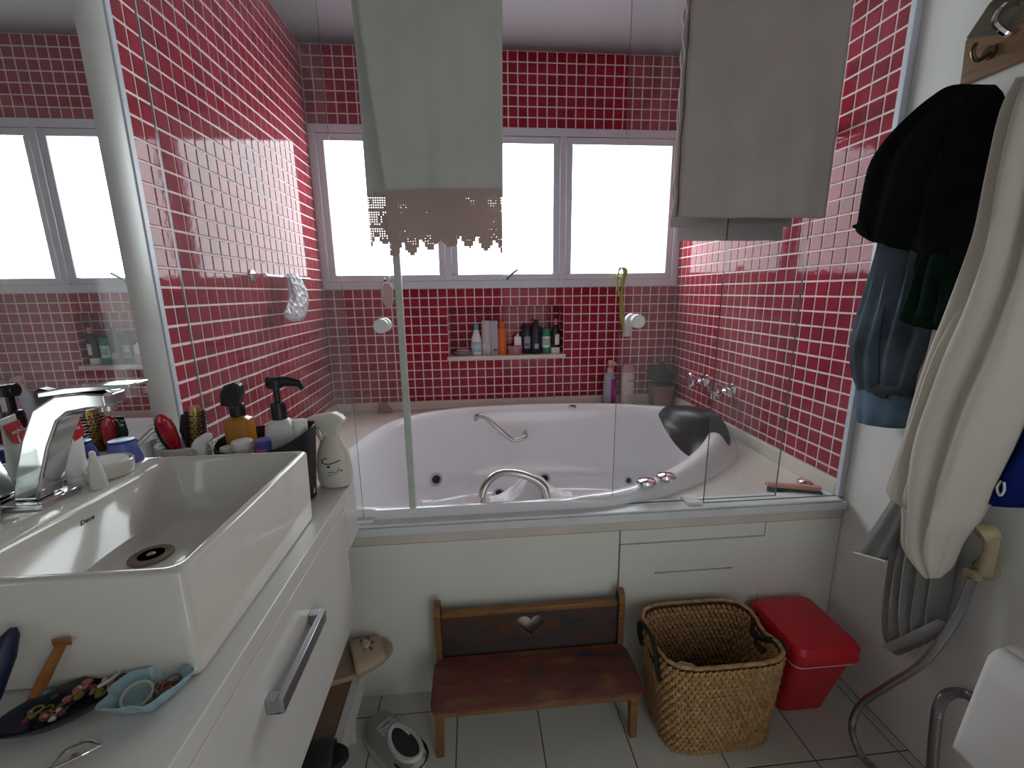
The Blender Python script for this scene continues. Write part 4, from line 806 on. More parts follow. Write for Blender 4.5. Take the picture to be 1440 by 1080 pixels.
# plastic sheet in the tub
t = thing('bath_bag', 'crumpled white plastic bag slumped over the inner tub rim', 'plastic bag', (.975, -1.10, .56))
g = G()
def bagf(u, v):
    x = (u-.5)*.30; y = (v-.5)*.17; r = 1-min(1, (abs(u-.5)*2)**1.6); k = max(0, 1-(abs(v-.5)*2)**2)
    h = .105*r**.8*k**.6*math.exp(-((u-.47)/.33)**2*.6); return Vector((x, y+.01*noise.noise((u*5, v*5, 2)), -.02+h+.014*noise.noise((u*6, v*6, 5))*k+.006*noise.noise((u*17, v*15, 9))*k))
g.grid(bagf, 44, 28); g.build('bag_body', mat('white bag film', (.80, .80, .82), .35, var=.02), t, solid=.0015, ang=70)
# ---------------------------------------------------------------- floor things
# bench
t = thing('toy_bench', 'small worn wooden bench with a heart cut-out in its backrest', 'bench', (.937, -1.41, 0)); lo = Vector((.937, -1.41, 0))
WOOD = ramp_mat('honey wood', [(.25, (.17, .075, .022)), (.75, (.30, .15, .05))], .45, 14, stretch=(1, 8, 8))
SEATM = ramp_mat('worn painted seat', [(.30, (.05, .035, .07)), (.40, (.13, .055, .035)), (.50, (.20, .045, .045)), (.56, (.15, .075, .035)), (.66, (.23, .11, .05)), (.76, (.26, .03, .05))], .45, 9, 8, stretch=(1, 3.2, 1))
BACKM = ramp_mat('dark worn paint', [(.30, (.04, .038, .035)), (.48, (.065, .055, .05)), (.56, (.10, .04, .025)), (.68, (.05, .05, .075)), (.8, (.16, .06, .03))], .5, 6, 8, stretch=(1, 1, 4))
NAVYP = mat('navy paint', (.018, .028, .06), .5, var=.3)
ZS = .178
g = G(); g.loft([[Vector(p)-lo for p in rrect(.650, 1.226, -1.492, -1.322, .028, ZS-.022)], [Vector(p)-lo for p in rrect(.646, 1.230, -1.496, -1.320, .030, ZS-.014)], [Vector(p)-lo for p in rrect(.646, 1.230, -1.496, -1.320, .030, ZS-.004)]], cap1=False)
g.build('seat_edge', WOOD, t); g = G(); g.loft([[Vector(p)-lo for p in rrect(.646, 1.230, -1.496, -1.320, .030, ZS-.004)], [Vector(p)-lo for p in rrect(.651, 1.225, -1.491, -1.322, .028, ZS)]], cap0=False); g.build('seat', SEATM, t, label='worn red and brown painted seat')
bm = bmesh.new(); hx, hz = .0, .264; yb = -1.306
H = []
for k in range(40):
    a = 2*math.pi*k/40; H.append((.0026*16*math.sin(a)**3, .0024*(13*math.cos(a)-5*math.cos(2*a)-2*math.cos(3*a)-math.cos(4*a))))
def loop2(ps): vs = [bm.verts.new((x, yb-lo.y, z)) for x, z in ps]; return [bm.edges.new((vs[i], vs[(i+1) % len(vs)])) for i in range(len(vs))]
e = loop2([(-.268, ZS-.02), (.268, ZS-.02), (.268, .308), (-.268, .308)])+loop2([(hx+u, hz+v) for u, v in H]); bmesh.ops.triangle_fill(bm, use_beauty=True, edges=e); bmesh.ops.recalc_face_normals(bm, faces=bm.faces)
me = bpy.data.meshes.new('backrest'); bm.to_mesh(me); bm.free(); me.materials.append(BACKM); bo = bpy.data.objects.new('backrest', me); COL.objects.link(bo); bo.parent = t; md = bo.modifiers.new('s', 'SOLIDIFY'); md.thickness = .014; md.offset = 0
g = G(); ys = yb-lo.y-.0072; hp = [(hx+u, hz+v) for u, v in H]; ho = [(hx+u*1.22, hz+v*1.22-.001) for u, v in H]; n = len(hp); g.add([(u, ys, v) for u, v in hp]+[(u, ys-.0006, v) for u, v in ho], [(i, (i+1) % n, n+(i+1) % n, n+i) for i in range(n)])
for s in (-1, 1): g.add([(s*.045, ys, .255), (s*.085, ys, .275), (s*.098, ys, .262), (s*.085, ys, .242)], [(0, 1, 2, 3)])
g.build('heart_border', mat('red brown paint', (.13, .05, .02), .5, var=.3), bo)
g = G(); g.box((-.268, yb-lo.y-.011, .306), (.268, yb-lo.y+.010, .325)); g.build('top_rail', WOOD, t, bevel=.004)
for s in (-1, 1):
    pr = [(-1.325, 0), (-1.288, 0), (-1.288, .340), (-1.296, .356), (-1.310, .358), (-1.322, .348), (-1.327, .325)]
    g = G(); g.prism(pr, s*.268, s*.286, lambda u, v, h: (h, u-lo.y, v)); g.m = 1; xq = s*.2685-s*.0009; g.add([(xq, u-lo.y, v) for u, v in [(-1.323, .18), (-1.292, .18), (-1.292, .337), (-1.31, .353), (-1.322, .340)]], [(0, 1, 2, 3, 4)]); g.build('side_post', [WOOD, NAVYP], t, smooth=False)
    g = G(); xc = s*.272; g.loft([[(xc+a*.010, -1.462-lo.y+b*.010, 0) for a, b in ((-1, -1), (1, -1), (1, 1), (-1, 1))], [(xc-s*.004+a*.012, -1.462-lo.y+b*.014, ZS-.021) for a, b in ((-1, -1), (1, -1), (1, 1), (-1, 1))]]); g.build('leg', WOOD, t, bevel=.002)
g = G(); g.box((-.26, -1.468-lo.y, ZS-.042), (.26, -1.456-lo.y, ZS-.0225)); g.build('stretcher', WOOD, t)
# basket
t = thing('woven_basket', 'square woven seagrass basket with black handles beside the bench', 'basket', (1.43, -1.432, 0)); lo = Vector((1.43, -1.432, 0)); HB = .30
def bwall(s, z, off=0):
    """point on the basket wall; s in 0..1 round the rim"""
    f = z/HB; hx_ = .150+.022*f+off; hy_ = .104+.018*f+off; cx = .007*(1-f); a = 2*math.pi*s; ca, sa = math.cos(a), math.sin(a); k = (abs(ca)**4.5+abs(sa)**4.5)**(-1/4.5)
    return Vector((cx+hx_*ca*k, .002*(1-f)+hy_*sa*k, z))
def rimz(s):   # the rim dips at the handles on both short sides
    d = min(abs(s-.5), s, 1-s); return HB-.018*math.exp(-(d/.05)**2)
STR = ramp_mat('seagrass', [(.25, (.30, .15, .055)), (.5, (.46, .27, .11)), (.75, (.60, .42, .22))], .6, 60, 3, bump=.3)
g = G(); nseg = 72
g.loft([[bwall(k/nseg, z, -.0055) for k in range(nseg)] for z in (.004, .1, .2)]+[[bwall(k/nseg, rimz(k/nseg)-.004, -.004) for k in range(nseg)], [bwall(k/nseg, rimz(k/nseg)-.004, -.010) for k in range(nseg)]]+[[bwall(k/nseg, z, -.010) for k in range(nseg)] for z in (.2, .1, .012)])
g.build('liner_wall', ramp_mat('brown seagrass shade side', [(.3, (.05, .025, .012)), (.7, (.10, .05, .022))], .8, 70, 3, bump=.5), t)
# arc-length table so that the stitches are evenly spaced
SS = [k/720 for k in range(721)]; LL = [0]
for a, b in zip(SS, SS[1:]): LL.append(LL[-1]+(bwall(b, .15)-bwall(a, .15)).length)
def s_at(q):
    import bisect
    q = (q % 1)*LL[-1]; i = min(719, max(0, bisect.bisect(LL, q)-1)); return SS[i]+(q-LL[i])/(LL[i+1]-LL[i])/720
g = G(); nc = 62; nr = 20; random.seed(2)
for out in (1, -1):
    for r in range(nr):
        for c in range(nc):
            qc = (c+.5*(r % 2))/nc; s0 = s_at(qc); zt = rimz(s0)/HB
            z0 = .006+(r/nr)*(HB-.01)*zt; dzz = (HB/nr)*.50
            d_ = min(abs(s0-.5), s0, 1-s0)
            if d_ < .035 and .78 < r/nr < .90: continue
            base = .0 if out > 0 else -.0115; dn = .009*out
            hw = .47/nc
            P3 = []
            for i in range(3):
                for j in range(3):
                    ss = s_at(qc+(i-1)*hw); zz = z0+(j-1)*dzz+(i-1)*.003*(1 if r % 2 else -1); bul = (1-abs(i-1)*.8)*(1-abs(j-1)*.75)
                    P3.append(bwall(ss, max(.001, zz), base-.003*out+dn*bul+random.uniform(-.0006, .0006)))
            g.add(P3, [(i*3+j, (i+1)*3+j, (i+1)*3+j+1, i*3+j+1) for i in range(2) for j in range(2)])
wv = g.build('weave', STR, t, ang=180); wv['kind'] = 'stuff'
g = G(); g.tube([bwall(k/90, rimz(k/90)+.001, -.004+.0012*math.sin(k*1.9)) for k in range(90)], .0052, 8, closed=True); g.build('rim_braid', STR, t)
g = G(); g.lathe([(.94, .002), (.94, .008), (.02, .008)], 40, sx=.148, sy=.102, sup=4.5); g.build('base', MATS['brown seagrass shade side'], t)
for s0, sg in ((.5, -1), (0, 1)):
    g = G(); pts = [bwall((s0-.075) % 1, HB-.085, .004), bwall((s0-.072) % 1, HB-.045, .010), bwall((s0-.062) % 1, HB-.004, .008), bwall((s0-.03) % 1, HB+.012, .004), bwall((s0+.03) % 1, HB+.010, .003), bwall((s0+.062) % 1, HB-.004, .008), bwall((s0+.072) % 1, HB-.045, .010), bwall((s0+.075) % 1, HB-.085, .004)]
    if sg > 0: pts = [pts[0], pts[1], pts[2], bwall((s0-.03) % 1, HB-.022, -.024), bwall((s0+.03) % 1, HB-.030, -.028), pts[5], pts[6], pts[7]]
    g.tube(smoothpath(pts, 5), .0055, 8, sq=(1, 1.5)); g.build('handle', mat('black webbing', (.012, .012, .015), .7), t)
t = thing('basket_paper', 'crumpled white tissue lying inside the woven basket', 'tissue', (1.345, -1.475, .0085)); g = G()
g.lathe([(.012, 0), (.052, .02), (.060, .08), (.058, .15), (.050, .195), (.030, .222), (.006, .235)], 26); g.v = [(v[0]*(1+.25*noise.noise((v[0]*30, v[1]*30, v[2]*20)))+.10*max(0, v[2]-.12)*0, v[1]*(.75+.2*noise.noise((v[1]*40, v[2]*25, 3))), v[2]+.012*noise.noise((v[0]*40, v[1]*40, 8))) for v in g.v]; g.build('tissue_body', mat('white tissue', (.62, .62, .60), .8), t)
# bin
t = thing('lidded_bin', 'red plastic waste bin with a domed lid and white liner edge', 'waste bin', (1.745, -1.395, 0)); REDP = mat('red bin plastic', (.62, .016, .032), .35, var=.04)
g = G(); g.loft([rrect(-.066, .066, -.040, .085, .02, 0), rrect(-.070, .070, -.046, .088, .02, .004), rrect(-.090, .090, -.098, .100, .022, .222), rrect(-.086, .086, -.094, .096, .02, .222)]); g.build('bin_body', REDP, t)
g = G(); g.loft([rrect(-.094, .094, -.103, .103, .024, .214), rrect(-.096, .096, -.106, .105, .024, .216), rrect(-.095, .095, -.105, .104, .024, .226)]); g.build('liner_edge', mat('white liner film', (.62, .60, .64), .3), t)
g = G(); g.loft([rrect(-.100, .100, -.112, .108, .026, .226), rrect(-.101, .101, -.113, .108, .026, .230), rrect(-.100, .100, -.112, .107, .026, .262), rrect(-.092, .092, -.104, .098, .026, .276), rrect(-.078, .078, -.088, .086, .022, .281)]); g.build('lid', REDP, t, ang=28)
# shoes
def sneaker(t):
    g = G(); n = 30; S = []
    def w(u): return .046*(math.sin(math.pi*min(1, (u*.92+.06)))**.5)*(1-.14*math.exp(-((u-.55)/.18)**2))
    prof = [(0, .012, .030), (.04, .030, .050), (.12, .041, .060), (.25, .046, .066), (.4, .043, .078), (.55, .039, .092), (.7, .037, .098), (.85, .036, .102), (.96, .030, .106), (1, .016, .100)]
    rg = []
    for u, hw, h in prof: rg.append([((u-.5)*.255, hw*math.cos(math.pi*j/14)*(1.0), .018+(h-.018)*(math.sin(math.pi*j/14)**.55)) for j in range(15)]+[((u-.5)*.255, -hw*.6, .016), ((u-.5)*.255, hw*.6, .016)])
    g.loft(rg); g.build('upper', mat('off white knit', (.46, .45, .40), .7, var=.1, bump=.2, bscale=300), t)
    g = G(); o2 = [((u-.5)*.268-.001, hw*1.10) for u, hw, h in prof]+[((u-.5)*.268-.001, -hw*1.10) for u, hw, h in prof[::-1]]; g.prism(o2, 0.0003, .022); g.build('sole', mat('white rubber', (.60, .59, .55), .6), t, bevel=.004)
    cx = .055; g = G(); el = [(cx+.062*math.cos(2*math.pi*j/32), .030*math.sin(2*math.pi*j/32), .098+.10*(.062*math.cos(2*math.pi*j/32))+.004*math.cos(4*math.pi*j/32)) for j in range(32)]; g.tube(el, .0065, 8, closed=True); g.build('collar', mat('white knit collar', (.70, .68, .66), .7), t)
    g = G(); g.add([(x, y*.97, z-.0+.002) for x, y, z in el], [tuple(range(32))]); g.build('insole', mat('charcoal lining', (.035, .036, .042), .8, var=.3), t)
    g = G()
    for k in range(3): x = -.055+.022*k; z0 = .077+.008*k; g.tube(smoothpath([(x, -.024, z0-.008), (x+.004, -.01, z0+.004), (x+.012, .012, z0+.004), (x+.010, .026, z0-.008)], 4), .0024, 6); g.tube(smoothpath([(x, .024, z0-.008), (x+.004, .01, z0+.005), (x+.012, -.012, z0+.005), (x+.010, -.026, z0-.008)], 4), .0024, 6)
    g.tube(smoothpath([(-.01, 0, .098), (.02, .012, .106), (.05, .016, .108)], 4), .0024, 6); g.build('laces', mat('white lace cord', (.70, .68, .68), .7), t)
    g = G(); g.tube(smoothpath([(.02, .036, .07), (.07, .040, .080), (.11, .032, .085), (.127, .0, .088), (.11, -.032, .085), (.07, -.040, .08)], 4), .0045, 6, sq=(1, .6)); g.build('heel_stripe', BLACKP, t)
t = thing('sneaker', 'off-white sneaker with dark lining lying on the floor tiles by the shoe shelf', 'sneaker', (.545, -1.458, 0.0), rz=math.radians(-50)); sneaker(t)
def slipper(t, cs, ct_, flower):
    g = G(); ol_ = [(.125*math.cos(a)+.01, (.044+.006*math.cos(a))*math.sin(a)) for a in [2*math.pi*k/36 for k in range(36)]]
    g.loft([[(x*.97, y*.97, .0003) for x, y in ol_], [(x, y, .004) for x, y in ol_], [(x, y, .014) for x, y in ol_], [(x*.97, y*.96, .017) for x, y in ol_]]); g.build('sole', cs, t)
    g = G(); g.grid(lambda u, v: Vector((.02+.085*v, (.046+.0*v)*math.cos(math.pi*u)*(1-.25*v*v), .012+(.034-.012*v)*math.sin(math.pi*u)**.7)), 18, 8); g.build('upper_band', ct_, t, solid=.003)
    if flower:
        g = G(); c = Vector((.062, .006, .042)); g.lathe([(.009, -.004), (.012, .001), (.010, .005), (.004, .006), (.001, .005)], 18, c); g.build('button', mat('ivory button', (.55, .52, .44), .4), t)
        g = G()
        for k in range(6):
            a = 2*math.pi*k/6; g.tube([c+Vector((.013*math.cos(a), .013*math.sin(a), -.003)), c+Vector((.021*math.cos(a), .021*math.sin(a), -.004)), c+Vector((.027*math.cos(a), .027*math.sin(a), -.008))], [.004, .005, .001], 8)
        g.build('petals', ramp_mat('flower petals', [(.3, (.08, .11, .09)), (.55, (.32, .14, .10)), (.7, (.04, .04, .04))], .6, 60), t)
t = thing('flower_slipper', 'beige slipper with a round flower ornament sticking out of the shoe shelf', 'slipper', (.425, -1.372, .2085), rz=math.radians(24)); t.location = (.398, -1.358, .2085); t.scale = (1, 1.3, 1)
slipper(t, mat('tan sole', (.44, .33, .22), .6), mat('beige fabric', (.50, .38, .26), .8, var=.08), True)
t = thing('black_slipper', 'black slipper on the shoe shelf under the drawer', 'slipper', (.345, -1.632, .2085), rz=math.radians(10)); slipper(t, mat('black sole', (.012, .012, .013), .5), mat('black strap', (.02, .02, .022), .4), False)
# ---------------------------------------------------------------- right wall: rack and clothes
t = thing('hook_rack', 'brown wooden wall rack with metal hooks carrying the clothes', 'coat rack', (W, -1.55, 1.70)); lo = Vector((W, -1.55, 1.70))
pr = [(-1.398, 1.702), (-1.392, 1.796), (-1.43, 1.850), (-1.50, 1.885), (-1.92, 1.885), (-1.92, 1.702)]
g = G(); g.prism(pr, -.016, -.0005, lambda u, v, h: (h, u-lo.y, v-lo.z)); g.build('board', ramp_mat('rack wood', [(.3, (.20, .105, .05)), (.7, (.30, .17, .09))], .5, 12, stretch=(1, 1, 8)), t, bevel=.002, smooth=False)
g = G(); g.prism([(-1.396, 1.800), (-1.432, 1.848), (-1.50, 1.883), (-1.80, 1.883), (-1.80, 1.79), (-1.46, 1.775)], -.019, -.0162, lambda u, v, h: (h, u-lo.y, v-lo.z)); g.build('inlay', ramp_mat('dark inlay', [(.35, (.06, .05, .035)), (.6, (.13, .11, .08))], .35, 25), t, smooth=False)
for y, z in ((-1.452, 1.745), (-1.56, 1.76), (-1.68, 1.755), (-1.80, 1.755)):
    g = G(); c = Vector((0, y, z))-Vector((0, lo.y, lo.z)); g.lathe([(.014, -.022), (.014, -.016)], 14); g.v = [tuple(c+Vector((v[2], v[0], v[1]))) for v in g.v]
    g.tube(smoothpath([c+Vector((-.018, 0, .0)), c+Vector((-.034, 0, -.012)), c+Vector((-.05, 0, -.014)), c+Vector((-.060, 0, .002)), c+Vector((-.056, 0, .016))], 5), .0042, 8); g.build('hook', mat('dark bronze hook', (.12, .09, .06), .35, metal=.8), t)
q = on('x', W-.02, 1424, 28); g = G(); g.tube(smoothpath([q-lo+Vector((0, .0, .03)), q-lo+Vector((-.03, -.005, .02)), q-lo+Vector((-.05, -.01, -.01)), q-lo+Vector((-.03, -.02, -.035)), q-lo+Vector((-.01, -.02, -.03))], 5), .007, 8); g.build('hook', CHROME, t)
def hang(par, name, m, X, secs, folds=6, seed=0, amp=.22, n=56, sub=1, solidback=1.944):
    """closed hanging cloth body lofted through sections (left pixel, right pixel, half depth)"""
    g = G(); rg = []; o = par.location
    for k, (a, b, d) in enumerate(secs):
        A, B = on('x', X, *a), on('x', X, *b); c = (A+B)/2; h = (B-A)/2; r = []
        for j in range(n):
            an = 2*math.pi*j/n; ca, sa = math.cos(an), math.sin(an)
            f = 1+amp*math.sin(folds*ca*2.2+seed+k*.35)+amp*.7*noise.noise((ca*3+seed, k*.45, 4))
            p = c+h*(abs(ca)**.9*(1 if ca > 0 else -1))+Vector((-d*sa*f, 0, 0)); p.x = min(p.x, solidback); r.append(p-o)
        rg.append(r)
    # finer rows
    fin = []
    for k in range(len(rg)-1):
        for s in range(4):
            t_ = s/4; i0, i1, i2, i3 = rg[max(k-1, 0)], rg[k], rg[k+1], rg[min(k+2, len(rg)-1)]
            fin.append([.5*((2*b_)+(c_-a_)*t_+(2*a_-5*b_+4*c_-d_)*t_*t_+(3*b_-a_-3*c_+d_)*t_**3) for a_, b_, c_, d_ in zip(i0, i1, i2, i3)])
    fin.append(rg[-1]); g.loft(fin); return g.build(name, m, par, ang=75)
BLK = cloth('black wool', (.012, .013, .014), 700, .2, 0, .4); DEN = cloth('blue denim', (.095, .122, .15), 1200, .5, 0, .5); GRN = cloth('bottle green knit', (.010, .022, .016), 600, .3, 0, .4)
WHT = cloth('ivory cotton', (.70, .66, .58), 900, .03, .12, .2); GRY = cloth('grey terry', (.30, .30, .29), 500, .15, .05, .6); BLU = cloth('royal blue cloth', (.010, .022, .16), 700, .2, 0, .3)
t = thing('black_jacket', 'black jacket hanging from the wooden rack over the denim sleeve', 'jacket', (1.88, -1.46, 1.66))
hang(t, 'jacket_body', BLK, 1.865, [((1352, 118), (1400, 119), .010), ((1330, 124), (1408, 132), .030), ((1296, 150), (1413, 158), .045), ((1258, 186), (1412, 200), .055), ((1230, 225), (1406, 255), .060), ((1219, 270), (1400, 300), .06), ((1213, 305), (1392, 345), .058), ((1209, 322), (1388, 362), .052), ((1222, 336), (1370, 372), .03)], 5, 1.0)
g = G(); a = on('x', 1.82, 1197, 318); b = on('x', 1.82, 1215, 310); c = on('x', 1.82, 1222, 336); oo = Vector(t.location); g.prism([(0, 0), (1, 0), (0, 1)], 0, 1, lambda u, v, h: a-oo+(b-a)*u+(c-a)*v+Vector((.004*h, 0, 0))); g.build('label_tab', BLK, t)
t = thing('green_sweater', 'dark green knitted sleeve hanging below the black jacket', 'sweater', (1.88, -1.52, 1.40))
hang(t, 'sweater_body', GRN, 1.872, [((1300, 330), (1398, 330), .03), ((1290, 380), (1396, 385), .045), ((1276, 425), (1394, 432), .048), ((1266, 446), (1390, 462), .044), ((1275, 456), (1380, 472), .02)], 7, 2.0)
t = thing('denim_jacket', 'faded blue denim jacket sleeve with buttoned cuff hanging beside the mosaic edge', 'denim jacket', (1.88, -1.40, 1.40))
hang(t, 'sleeve', DEN, 1.888, [((1262, 246), (1340, 250), .03), ((1250, 300), (1338, 310), .045), ((1241, 350), (1334, 365), .048), ((1226, 400), (1328, 420), .050), ((1210, 450), (1318, 470), .050), ((1201, 490), (1308, 505), .048), ((1204, 525), (1297, 540), .044), ((1209, 545), (1292, 560), .040)], 6.5, .6, .2)
hang(t, 'cuff', cloth('light denim', (.13, .19, .26), 1200, .3, 0, .5), 1.888, [((1208, 544), (1290, 556), .044), ((1209, 556), (1286, 570), .045), ((1211, 584), (1278, 594), .044), ((1213, 592), (1270, 602), .040), ((1222, 594), (1262, 602), .02)], 4, .6, .06)
oo = Vector(t.location); c = on('x', 1.838, 1243, 556)-oo; g = G(); g.tube([c+Vector((.004, 0, 0)), c+Vector((-.004, 0, 0))], .010, 16); g.build('button', mat('copper button', (.10, .07, .05), .35, metal=.8), t)
g = G(); a, b = on('x', 1.832, 1229, 553)-oo, on('x', 1.832, 1268, 550)-oo; g.tube([a, a.lerp(b, .5)+Vector((-.006, 0, .004)), b], [.016, .018, .014], 8, sq=(.25, 1)); g.build('cuff_tab', DEN, t)
g = G(); g.tube(smoothpath([on('x', 1.842, 1262, 330)-oo, on('x', 1.836, 1250, 400)-oo, on('x', 1.836, 1238, 470)-oo, on('x', 1.838, 1236, 540)-oo], 5), .0018, 6); g.build('seam', cloth('dark denim thread', (.03, .05, .08), 900, .2, 0), t)
t = thing('white_robe', 'long ivory cotton robe hanging down beside the toilet hose', 'robe', (1.84, -1.62, 1.25))
hang(t, 'robe_body', WHT, 1.835, [((1436, 112), (1500, 100), .03), ((1424, 160), (1520, 150), .055), ((1410, 250), (1525, 240), .07), ((1393, 335), (1520, 330), .075), ((1362, 420), (1505, 430), .08), ((1326, 500), (1478, 510), .08), ((1304, 560), (1445, 570), .075), ((1288, 620), (1420, 630), .072), ((1284, 680), (1392, 685), .066), ((1282, 730), (1372, 728), .058), ((1280, 768), (1350, 760), .045), ((1296, 800), (1334, 796), .03), ((1303, 813), (1320, 813), .012)], 4.2, .3, .2)
hang(t, 'front_flap', WHT, 1.80, [((1385, 370), (1410, 380), .01), ((1340, 450), (1385, 460), .03), ((1312, 520), (1352, 530), .036), ((1288, 590), (1332, 600), .036), ((1262, 660), (1318, 670), .036), ((1253, 690), (1310, 706), .034), ((1265, 704), (1304, 722), .022), ((1280, 716), (1300, 725), .008)], 4, 2.3, .2)
hang(t, 'sleeve', cloth('pale grey cotton', (.56, .53, .50), 900, .04, .1, .2), 1.90, [((1304, 440), (1362, 450), .02), ((1302, 500), (1345, 510), .03), ((1292, 570), (1325, 580), .03), ((1284, 610), (1305, 618), .012)], 4, 1.4, .2)
g = G(); oo = Vector(t.location); g.tube(smoothpath([on('x', 1.85, 1330, 468)-oo, on('x', 1.85, 1318, 490)-oo, on('x', 1.85, 1316, 505)-oo, on('x', 1.85, 1324, 482)-oo], 4), .0022, 6); g.build('tie_cord', mat('dark cord', (.05, .03, .03), .8), t)
t = thing('grey_towel', 'grey terry towel hanging lowest behind the ivory robe', 'towel', (1.91, -1.52, .45))
hang(t, 'towel_body', GRY, 1.905, [((1290, 650), (1350, 660), .02), ((1268, 710), (1352, 735), .030), ((1256, 770), (1345, 790), .034), ((1246, 830), (1336, 840), .032), ((1243, 880), (1330, 872), .028), ((1250, 912), (1326, 886), .022), ((1262, 922), (1322, 894), .010)], 8, .9, .3)
hang(t, 'towel_flap', GRY, 1.885, [((1262, 690), (1285, 700), .012), ((1238, 730), (1272, 745), .022), ((1212, 765), (1255, 782), .024), ((1201, 776), (1246, 788), .018)], 3, 2.0, .15)
g = G(); oo = Vector(t.location); a, b = on('x', 1.862, 1200, 777)-oo, on('x', 1.862, 1246, 790)-oo; g.tube([a, a.lerp(b, .5), b], .004, 6); g.build('hem', cloth('white hem tape', (.62, .62, .60), 500, .05, 0), t)
g = G(); a, b = on('x', 1.880, 1248, 912)-oo, on('x', 1.880, 1326, 876)-oo; g.tube([a, a.lerp(b, .5)+Vector((0, 0, -.004)), b], [.013, .014, .013], 8, sq=(.4, 1)); g.build('hem', cloth('pale grey terry', (.40, .40, .39), 500, .1, .05, .5), t)
t = thing('blue_garment', 'royal blue garment with a small white hook behind the ivory robe', 'garment', (1.88, -1.74, .95))
hang(t, 'garment_body', BLU, 1.885, [((1500, 520), (1540, 530), .02), ((1460, 572), (1540, 580), .032), ((1428, 620), (1535, 620), .036), ((1400, 655), (1525, 660), .036), ((1385, 680), (1515, 684), .032), ((1386, 700), (1500, 704), .028), ((1398, 712), (1480, 715), .015)], 4, 1.1, .12)
g = G(); oo = Vector(t.location); g.tube(smoothpath([on('x', 1.852, 1408, 676)-oo, on('x', 1.848, 1402, 686)-oo, on('x', 1.848, 1406, 697)-oo, on('x', 1.848, 1412, 690)-oo, on('x', 1.848, 1412, 678)-oo], 4), .0022, 6); g.build('hook_loop', WHITEP, t)
# ---------------------------------------------------------------- bidet shower, hoses, roll, toilet
BEIGE = mat('aged ivory plastic', (.56, .48, .30), .35, var=.06)
t = thing('bidet_sprayer', 'aged ivory hand sprayer resting in its wall holder above the hose', 'sprayer', (W, -1.65, .66)); lo = Vector((W, -1.65, .66))
def q_(px, py, x): return on('x', x, px, py)-lo
g = G(); g.tube([q_(1388, 800, W-.004), q_(1386, 800, W-.028)], [.024, .018], 16); g.build('wall_holder', BEIGE, t)
g = G(); g.tube(smoothpath([q_(1384, 806, 1.915), q_(1390, 785, 1.912), q_(1394, 765, 1.908), q_(1392, 752, 1.902)], 4), [.013]*4+[.0125]*4+[.014]*4+[.018], 14); g.build('grip', BEIGE, t)
g = G(); g.tube([q_(1398, 748, 1.912), q_(1384, 749, 1.896), q_(1376, 751, 1.888)], [.019, .021, .020], 18); g.build('spray_head', BEIGE, t)
g = G(); g.tube([q_(1372, 807, 1.915), q_(1362, 808, 1.900)], [.016, .015], 16); g.build('holder_cup', BEIGE, t); g = G(); g.tube([q_(1366, 800, 1.902), q_(1382, 802, 1.905)], .003, 8); g.build('trigger', STEEL, t)
def hose(t, pts, r=.0085):
    g = G(); P_ = smoothpath(pts, 26); rs = [r*(1+.10*(k % 2)) for k in range(len(P_))]; g.tube(P_, rs, 10); return g.build('hose', mat('ribbed steel hose', (.36, .35, .37), .28, metal=.9, var=.1), t)
t = thing('shower_hose', 'ribbed steel hose looping from the ivory sprayer down to the floor tiles', 'hose', (0, 0, 0)); hp = [on('x', 1.903, 1368, 814), on('x', 1.89, 1345, 868), on('x', 1.865, 1300, 930), on('x', 1.84, 1248, 965), on('x', 1.82, 1212, 990), on('x', 1.80, 1198, 1022), on('x', 1.79, 1210, 1060), on('x', 1.79, 1240, 1092)]; hp.append(Vector((1.80, -1.70, .013))); hp.append(Vector((1.86, -1.82, .012)))
hose(t, hp)
t = thing('supply_hose', 'short braided steel supply hose bending out of the wall below the paper roll', 'hose', (0, 0, 0)); hose(t, [on('x', W-.002, 1374, 985), on('x', 1.93, 1355, 975), on('x', 1.91, 1334, 976), on('x', 1.90, 1320, 995), on('x', 1.90, 1314, 1040), on('x', 1.90, 1310, 1090), Vector((1.905, -1.67, .012))], .011)
t = thing('toilet_paper', 'white toilet paper roll with a long sheet hanging on the wall', 'toilet paper', (1.88, -1.82, .47))
g = G(); g.tube([(0, .062, 0), (0, .056, 0), (0, -.050, 0), (0, -.056, 0)], [.046, .052, .052, .046], 36); g.build('roll', mat('white paper', (.80, .78, .77), .9, var=.02), t)
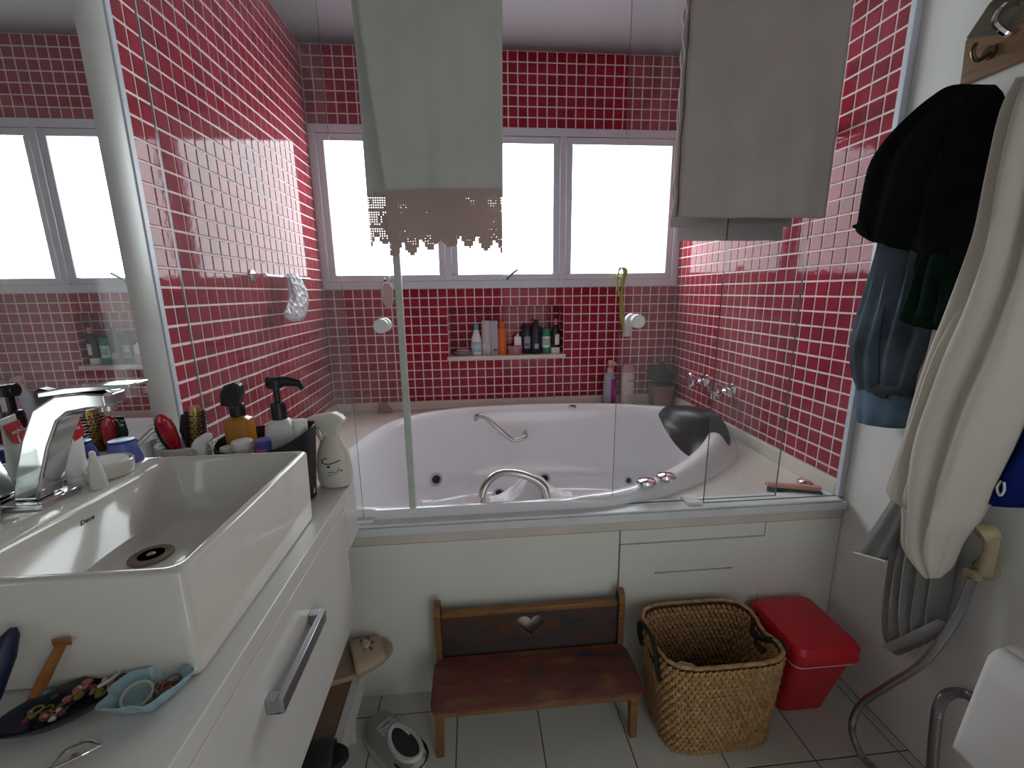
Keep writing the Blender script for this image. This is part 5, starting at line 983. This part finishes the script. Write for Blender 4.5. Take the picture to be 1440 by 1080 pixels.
g = G(); g.grid(lambda u, v: Vector((-.054-.004*math.sin(u*5)*v-.012*v, (.056+.010*v)*(1-2*u)-.0*v, .02-.235*v)) if v > .12 else Vector((-.054*math.cos((.12-v)/.12*1.2), .056*(1-2*u), .02*(1-(.12-v)/.12)+.054*math.sin((.12-v)/.12*1.2))), 12, 24); g.build('sheet', MATS['white paper'], t, solid=.0012, ang=80)
g = G(); g.tube([(.0695, .075, 0), (.02, .075, 0), (0, .070, 0), (0, -.075, 0)], .005, 10); g.build('holder', CHROME, t)
t = thing('toilet', 'white ceramic toilet with closed lid at the wall below the paper roll', 'toilet', (1.62, -2.10, 0)); 
def egg(s, z, dx=0): return [((-.24*math.cos(a) if math.cos(a) > 0 else -.17*math.cos(a))*s+dx, .185*math.sin(a)*s, z) for a in [2*math.pi*k/40 for k in range(40)]]
g = G(); g.loft([egg(.55, .0005, .05), egg(.58, .03, .05), egg(.60, .15, .04), egg(.82, .30, .01), egg(.97, .375), egg(1, .39)]); g.build('bowl', CERAM, t)
g = G(); g.loft([egg(1, .391), egg(1.02, .395), egg(1.02, .405), egg(.98, .410)]); g.build('seat', WHITEP, t); g = G(); g.loft([egg(1.0, .411), egg(1.02, .414), egg(1.0, .424), egg(.8, .432), egg(.3, .436)]); g.build('lid', WHITEP, t)
g = G(); g.box((.155, -.19, .30), (.325, .19, .72)); tk = g.build('tank', CERAM, t, bevel=.02, seg=3); g = G(); g.box((.15, -.195, .7205), (.326, .195, .745)); g.build('tank_lid', CERAM, t, bevel=.01)
# ---------------------------------------------------------------- put every thing's origin at its own base
bpy.context.view_layer.update()
for r in [o for o in COL.objects if o.type == 'EMPTY' and o.parent is None and o.location.length < 1e-6]:
    pts = [m.matrix_world@Vector(c) for m in r.children_recursive if m.type == 'MESH' for c in m.bound_box]
    if not pts: continue
    c = Vector(((min(p.x for p in pts)+max(p.x for p in pts))/2, (min(p.y for p in pts)+max(p.y for p in pts))/2, min(p.z for p in pts)))
    r.location = c
    for ch in r.children: ch.location = ch.location-c
